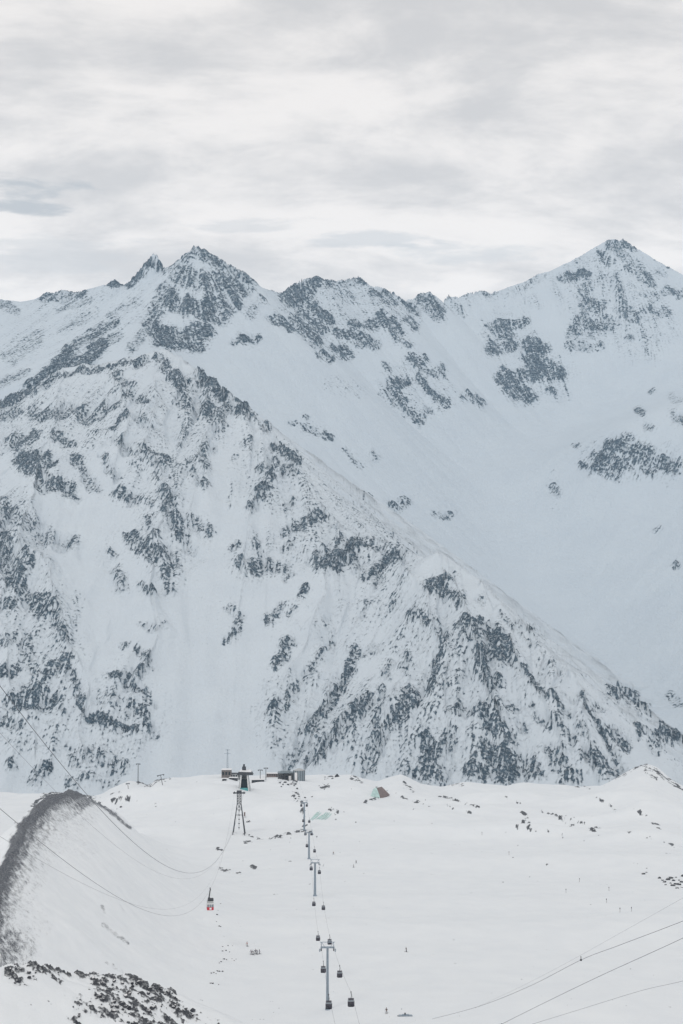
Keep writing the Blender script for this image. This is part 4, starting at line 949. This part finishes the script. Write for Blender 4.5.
# ------------------------------------------------------------------ boulders
def boulder_mesh(seed):
    rnd = random.Random(seed); bm = BM(); bmesh.ops.create_icosphere(bm, subdivisions=3, radius=1.0)
    ns = [(Vector((rnd.gauss(0, 1), rnd.gauss(0, 1), rnd.gauss(0, 1))).normalized(), rnd.uniform(.45, .9)) for _ in range(11)]
    for v in bm.verts:
        c = v.co.copy()
        for n_, d_ in ns:
            k = c.dot(n_) - d_
            if k > 0: c -= n_ * k * .92
        v.co = Vector((c.x, c.y * .9, c.z * .75)) + Vector((rnd.uniform(-.03, .03), rnd.uniform(-.03, .03), rnd.uniform(-.03, .03)))
    bmesh.ops.recalc_face_normals(bm, faces=bm.faces)
    me = bpy.data.meshes.new('boulder'); bm.to_mesh(me); bm.free(); me.materials.append(MROCK); return me
def rock_mat():
    m, nt, b = new_mat('boulder_rock'); L = nt.links.new
    geo = N(nt, 'ShaderNodeNewGeometry'); sep = N(nt, 'ShaderNodeSeparateXYZ'); L(geo.outputs['Normal'], sep.inputs[0])
    nz = N(nt, 'ShaderNodeTexNoise'); nz.inputs['Scale'].default_value = 1.3; nz.inputs['Detail'].default_value = 5; L(geo.outputs['Position'], nz.inputs['Vector'])
    r = N(nt, 'ShaderNodeValToRGB'); r.color_ramp.elements[0].position = .3; r.color_ramp.elements[0].color = (.022, .025, .035, 1); r.color_ramp.elements[1].position = .7; r.color_ramp.elements[1].color = (.10, .107, .12, 1)
    L(nz.outputs['Fac'], r.inputs['Fac'])
    s = N(nt, 'ShaderNodeMath', operation='MULTIPLY_ADD'); L(nz.outputs['Fac'], s.inputs[0]); s.inputs[1].default_value = .9; L(sep.outputs['Z'], s.inputs[2])
    mr = N(nt, 'ShaderNodeMapRange'); mr.inputs['From Min'].default_value = 1.25; mr.inputs['From Max'].default_value = 1.4; L(s.outputs[0], mr.inputs['Value'])
    mx = N(nt, 'ShaderNodeMix', data_type='RGBA'); L(mr.outputs['Result'], mx.inputs['Factor']); L(r.outputs['Color'], mx.inputs[6]); mx.inputs[7].default_value = (.82, .83, .85, 1)
    L(mx.outputs[2], b.inputs['Base Color']); b.inputs['Roughness'].default_value = .9
    return m
MROCK = rock_mat()
BME = [boulder_mesh(s) for s in range(6)]
def boulder(px, py, size_px, label, group, y0=230):
    p = G(px, py, y0)
    o = bpy.data.objects.new('boulder', random.choice(BME)); COL.objects.link(o)
    s = size_px * K * p.y * .5
    o.location = p + Vector((0, 0, s * .2)); o.scale = (s * random.uniform(.8, 1.3), s * random.uniform(.8, 1.2), s * random.uniform(.7, 1.05)); o.rotation_euler = (random.uniform(-.3, .3), random.uniform(-.3, .3), random.uniform(0, 6.28))
    tag(o, label, 'boulder', group)
gl = 'boulders clustered at the right edge'
for px, py, s in [(659.5,877.5,4),(662.5,879.5,3.5),(664.5,881.5,4.5),(668,879,5),(671,877.5,5),(674,880,4),(670.5,882.5,3),(673,885,4.5),(676,883.5,5),(679,884,5),(681.5,881.5,4),(677,887.5,3.5),(682.5,886.5,4),(683,875.5,5),(679,879.5,3),(665.5,884,2.5),(676,876.5,2.5),(686,880,5),(687,886,4)]:
    boulder(px, py + 1, s, 'dark boulder heaped in the cluster poking from the snow at the right edge', gl)
boulder(643.5, 874.3, 4.0, 'lone flat dark boulder left of the right edge boulder cluster', None); boulder(646.5, 872.6, 2.5, 'small dark boulder touching the lone flat boulder left of the cluster', None); boulder(646.5, 868.5, 1.6, 'tiny boulder just above the lone flat boulder', None)
gl = 'boulders trailing below the red cable car'
for px, py, s in [(217,914,1.8),(216.5,921,1.4),(219,925.5,2.2),(220.5,926,1.6),(222.5,946,1.4),(228,945,1.5),(232.5,945,1.1),(222.5,950.5,2.2),(226,950,1.8),(229.5,951.5,1.4),(224,958.5,2.6),(226.5,959,2.4),(221,961,1.6),(219.5,962.5,1.6),(232,958,1.4),(234,960,1.4),(236,958.5,1.2),(211,972.5,2.2),(213.5,972,2.0),(217.5,970.5,2.4),(219.5,970.8,2.4),(222.5,970.8,2.6),(216,973,1.5),(210.5,982.5,2.0),(212.5,982.8,2.4),(218.5,984,1.6),(220.5,903,1.6)]:
    boulder(px, py + .8, s * 1.05, 'small dark stone in the broken trail of stones below the red cable car', gl)
for px, py, s in [(280,783,3),(283,785,2.5),(285,782.5,3.5),(288,785,3),(291,784,3),(294,786,2.2),(281.5,787,2.2),(297,789,3),(296,793,3),(299,796.5,2.6),(295.5,799,2.5),(294,797,1.8),(305,798,2.2),(312,797,1.8)]:
    boulder(px, py, s, 'dark boulder strewn in the snow under the gondola lift station', 'boulders under the gondola lift station')
boulder(248.3, 822, 4.5, 'dark boulder in the snow right of the lattice tower legs', None); boulder(121, 807, 3.2, 'dark boulder on the mound beside the moraine crest', None)
gl = 'dark rocks on the near knoll'
kn = 0; tries = 0
KR = random.Random(5)
while kn < 150 and tries < 6000:
    tries += 1
    px = KR.uniform(2, 205); py = KR.uniform(962, 1030)
    if KR.random() > float(sample(mk, -60, 940, np.array([px]), np.array([py]))[0]) ** 1.3: continue
    p = G(px, py, 215)
    if p.y > 320: continue
    boulder(px, py, KR.choice([1.4, 1.8, 2, 2.5, 3, 3.5, 4.5, 5.5, 6.5]), 'dark rock breaking through the snow of the near knoll at the lower left', gl, 215); kn += 1
print('KNOLL', kn)

# ------------------------------------------------------------------ haze
bm = BM(); box(bm, (-5600, -260, -1100), (5600, 8900, 1950))
hz = obj('haze', bm, None); hz.data.materials.clear(); hz['kind'] = 'stuff'
m = bpy.data.materials.new('haze'); m.use_nodes = True; nt = m.node_tree; nt.nodes.clear()
o_ = N(nt, 'ShaderNodeOutputMaterial'); v_ = N(nt, 'ShaderNodeVolumePrincipled'); v_.inputs['Color'].default_value = (0.46, 0.66, 0.86, 1); v_.inputs['Density'].default_value = 3.6e-5; v_.inputs['Anisotropy'].default_value = 0.0
nt.links.new(v_.outputs[0], o_.inputs['Volume']); hz.data.materials.append(m); hz.display_type = 'WIRE'

# ------------------------------------------------------------------ world: overcast sky
SUN_EL, SUN_AZ = math.radians(44), math.radians(-152)      # azimuth from +Y towards +X
w = bpy.data.worlds.new('World'); sc.world = w; w.use_nodes = True; nt = w.node_tree; nt.nodes.clear(); L = nt.links.new
out = N(nt, 'ShaderNodeOutputWorld'); bg = N(nt, 'ShaderNodeBackground'); bg.inputs['Strength'].default_value = 0.115; L(bg.outputs[0], out.inputs[0])
sky = N(nt, 'ShaderNodeTexSky', sky_type='NISHITA'); sky.sun_disc = False; sky.sun_elevation = SUN_EL; sky.sun_rotation = SUN_AZ; sky.altitude = 3500
tc = N(nt, 'ShaderNodeTexCoord'); sp = N(nt, 'ShaderNodeSeparateXYZ'); L(tc.outputs['Generated'], sp.inputs[0])
def mth(op, a, b=None, c=None):
    n = N(nt, 'ShaderNodeMath', operation=op)
    for i, q in enumerate((a, b, c)):
        if q is None: continue
        if isinstance(q, (int, float)): n.inputs[i].default_value = q
        else: L(q, n.inputs[i])
    return n.outputs[0]
zc = mth('MAXIMUM', mth('ABSOLUTE', sp.outputs['Z']), 0.0); zc = mth('ADD', zc, 0.36)
cx = mth('DIVIDE', sp.outputs['X'], zc); cy = mth('DIVIDE', sp.outputs['Y'], zc)
cv = N(nt, 'ShaderNodeCombineXYZ'); L(cx, cv.inputs[0]); L(cy, cv.inputs[1])
def cloud_noise(scale, detail, rough, off):
    mp = N(nt, 'ShaderNodeMapping'); mp.inputs['Location'].default_value = off; mp.inputs['Scale'].default_value = (0.75, 1.25, 1); L(cv.outputs[0], mp.inputs['Vector'])
    n = N(nt, 'ShaderNodeTexNoise'); n.inputs['Scale'].default_value = scale; n.inputs['Detail'].default_value = detail; n.inputs['Roughness'].default_value = rough; n.inputs['Distortion'].default_value = 0.3; L(mp.outputs[0], n.inputs['Vector']); return n.outputs['Fac']
n1 = cloud_noise(4.2, 9, .58, (3.1, 1.7, 0)); n2 = cloud_noise(9.0, 8, .62, (7.7, 4.2, 0))
mp3 = N(nt, 'ShaderNodeMapping'); mp3.inputs['Scale'].default_value = (16, 16, 75); L(tc.outputs['Generated'], mp3.inputs['Vector'])
n3n = N(nt, 'ShaderNodeTexNoise'); n3n.inputs['Scale'].default_value = 1.0; n3n.inputs['Detail'].default_value = 7; n3n.inputs['Roughness'].default_value = .6; n3n.inputs['Distortion'].default_value = .15; L(mp3.outputs[0], n3n.inputs['Vector']); n3 = n3n.outputs['Fac']
dens_ = mth('MULTIPLY_ADD', n1, 0.65, mth('MULTIPLY', n2, 0.35))
cr_ = N(nt, 'ShaderNodeValToRGB'); cr_.color_ramp.interpolation = 'EASE'
cr_.color_ramp.elements[0].position = .38; cr_.color_ramp.elements[0].color = (.82, .795, .78, 1)
cr_.color_ramp.elements[1].position = .58; cr_.color_ramp.elements[1].color = (1.15, 1.09, 1.04, 1); L(dens_, cr_.inputs['Fac'])
def lobe(px, py, rx, ry):
    """soft-edged cloud patch at one direction of the sky, frayed by the cloud noise"""
    d = P(px, py, 1.0); ax0 = d.x; el0 = d.z
    a = mth('DIVIDE', sp.outputs['X'], mth('MAXIMUM', sp.outputs['Y'], .05)); e = mth('DIVIDE', sp.outputs['Z'], mth('MAXIMUM', sp.outputs['Y'], .05))
    u = mth('DIVIDE', mth('SUBTRACT', a, ax0), rx * K); v = mth('DIVIDE', mth('SUBTRACT', e, el0), ry * K)
    r2 = mth('ADD', mth('MULTIPLY', u, u), mth('MULTIPLY', v, v))
    g = mth('SUBTRACT', 1.0, r2); g = mth('ADD', g, mth('MULTIPLY_ADD', n3, 7.0, -3.6)); fo = N(nt, 'ShaderNodeMapRange', interpolation_type='SMOOTHSTEP'); fo.inputs['From Min'].default_value = 0.6; fo.inputs['From Max'].default_value = 3.5; fo.inputs['To Min'].default_value = 1; fo.inputs['To Max'].default_value = 0; L(r2, fo.inputs['Value'])
    mr_ = N(nt, 'ShaderNodeMapRange', interpolation_type='SMOOTHSTEP'); mr_.inputs['From Min'].default_value = -0.3; mr_.inputs['From Max'].default_value = 1.1; L(g, mr_.inputs['Value']); return mth('MULTIPLY', mr_.outputs['Result'], fo.outputs['Result'])
def mixc(f, a, b):
    n = N(nt, 'ShaderNodeMix', data_type='RGBA'); L(f, n.inputs['Factor']) if not isinstance(f, float) else None
    for i, q in ((6, a), (7, b)):
        if isinstance(q, tuple): n.inputs[i].default_value = q
        else: L(q, n.inputs[i])
    return n.outputs[2]
cloud = cr_.outputs['Color']
for (px, py, rx, ry, c, k) in [(18, 194, 100, 22, (.66, .675, .69, 1), .95), (80, 258, 150, 24, (.80, .80, .80, 1), .5), (372, 240, 66, 9, (.68, .715, .745, 1), .5), (240, 224, 80, 10, (.72, .735, .75, 1), .4), (480, 253, 120, 12, (.72, .75, .77, 1), .45)]:
    cloud = mixc(mth('MULTIPLY', lobe(px, py, rx, ry), k), cloud, c)
sc10 = N(nt, 'ShaderNodeVectorMath', operation='SCALE'); L(cloud, sc10.inputs[0]); sc10.inputs['Scale'].default_value = 9.6
hb = mth('MULTIPLY_ADD', mth('POWER', 2.718, mth('MULTIPLY', mth('ABSOLUTE', sp.outputs['Z']), -5.0)), 0.50, 0.84)
L(mth('MULTIPLY', hb, 9.6), sc10.inputs['Scale'])
thin = mth('MULTIPLY_ADD', mth('LESS_THAN', 0.0, sp.outputs['Z']), 0.0, 0.05)
fin = mixc(thin, sc10.outputs[0], sky.outputs[0])
L(fin, bg.inputs['Color'])

sd = bpy.data.lights.new('Sun', 'SUN'); sd.energy = 0.7; sd.angle = math.radians(12); sd.color = (1, .97, .93)
so = bpy.data.objects.new('Sun', sd); COL.objects.link(so)
dirv = Vector((math.sin(SUN_AZ) * math.cos(SUN_EL), math.cos(SUN_AZ) * math.cos(SUN_EL), math.sin(SUN_EL)))
so.rotation_euler = (-dirv).to_track_quat('-Z', 'Y').to_euler(); so.location = (0, 0, 60)

# ------------------------------------------------------------------ camera and render settings
cd = bpy.data.cameras.new('Camera'); cam = bpy.data.objects.new('Camera', cd); COL.objects.link(cam); sc.camera = cam
cd.sensor_fit = 'VERTICAL'; cd.sensor_height = 36; cd.sensor_width = 24; cd.lens = 50; cd.clip_start = 0.5; cd.clip_end = 40000
cam.location = (0, 0, 0); cam.rotation_euler = (math.radians(90) + PITCH, 0, 0)
vs_ = sc.view_settings; vs_.view_transform = 'Standard'; vs_.look = 'None'; vs_.exposure = -0.20; vs_.gamma = 1.0; vs_.use_curve_mapping = False
sc.render.engine = 'CYCLES'
cy_ = sc.cycles; cy_.max_bounces = 4; cy_.diffuse_bounces = 2; cy_.glossy_bounces = 2; cy_.volume_bounces = 2; cy_.transmission_bounces = 2
cy_.use_adaptive_sampling = False; cy_.use_denoising = True
try: cy_.denoiser = 'OPENIMAGEDENOISE'; cy_.denoising_input_passes = 'RGB_ALBEDO_NORMAL'; cy_.denoising_prefilter = 'ACCURATE'
except Exception: pass
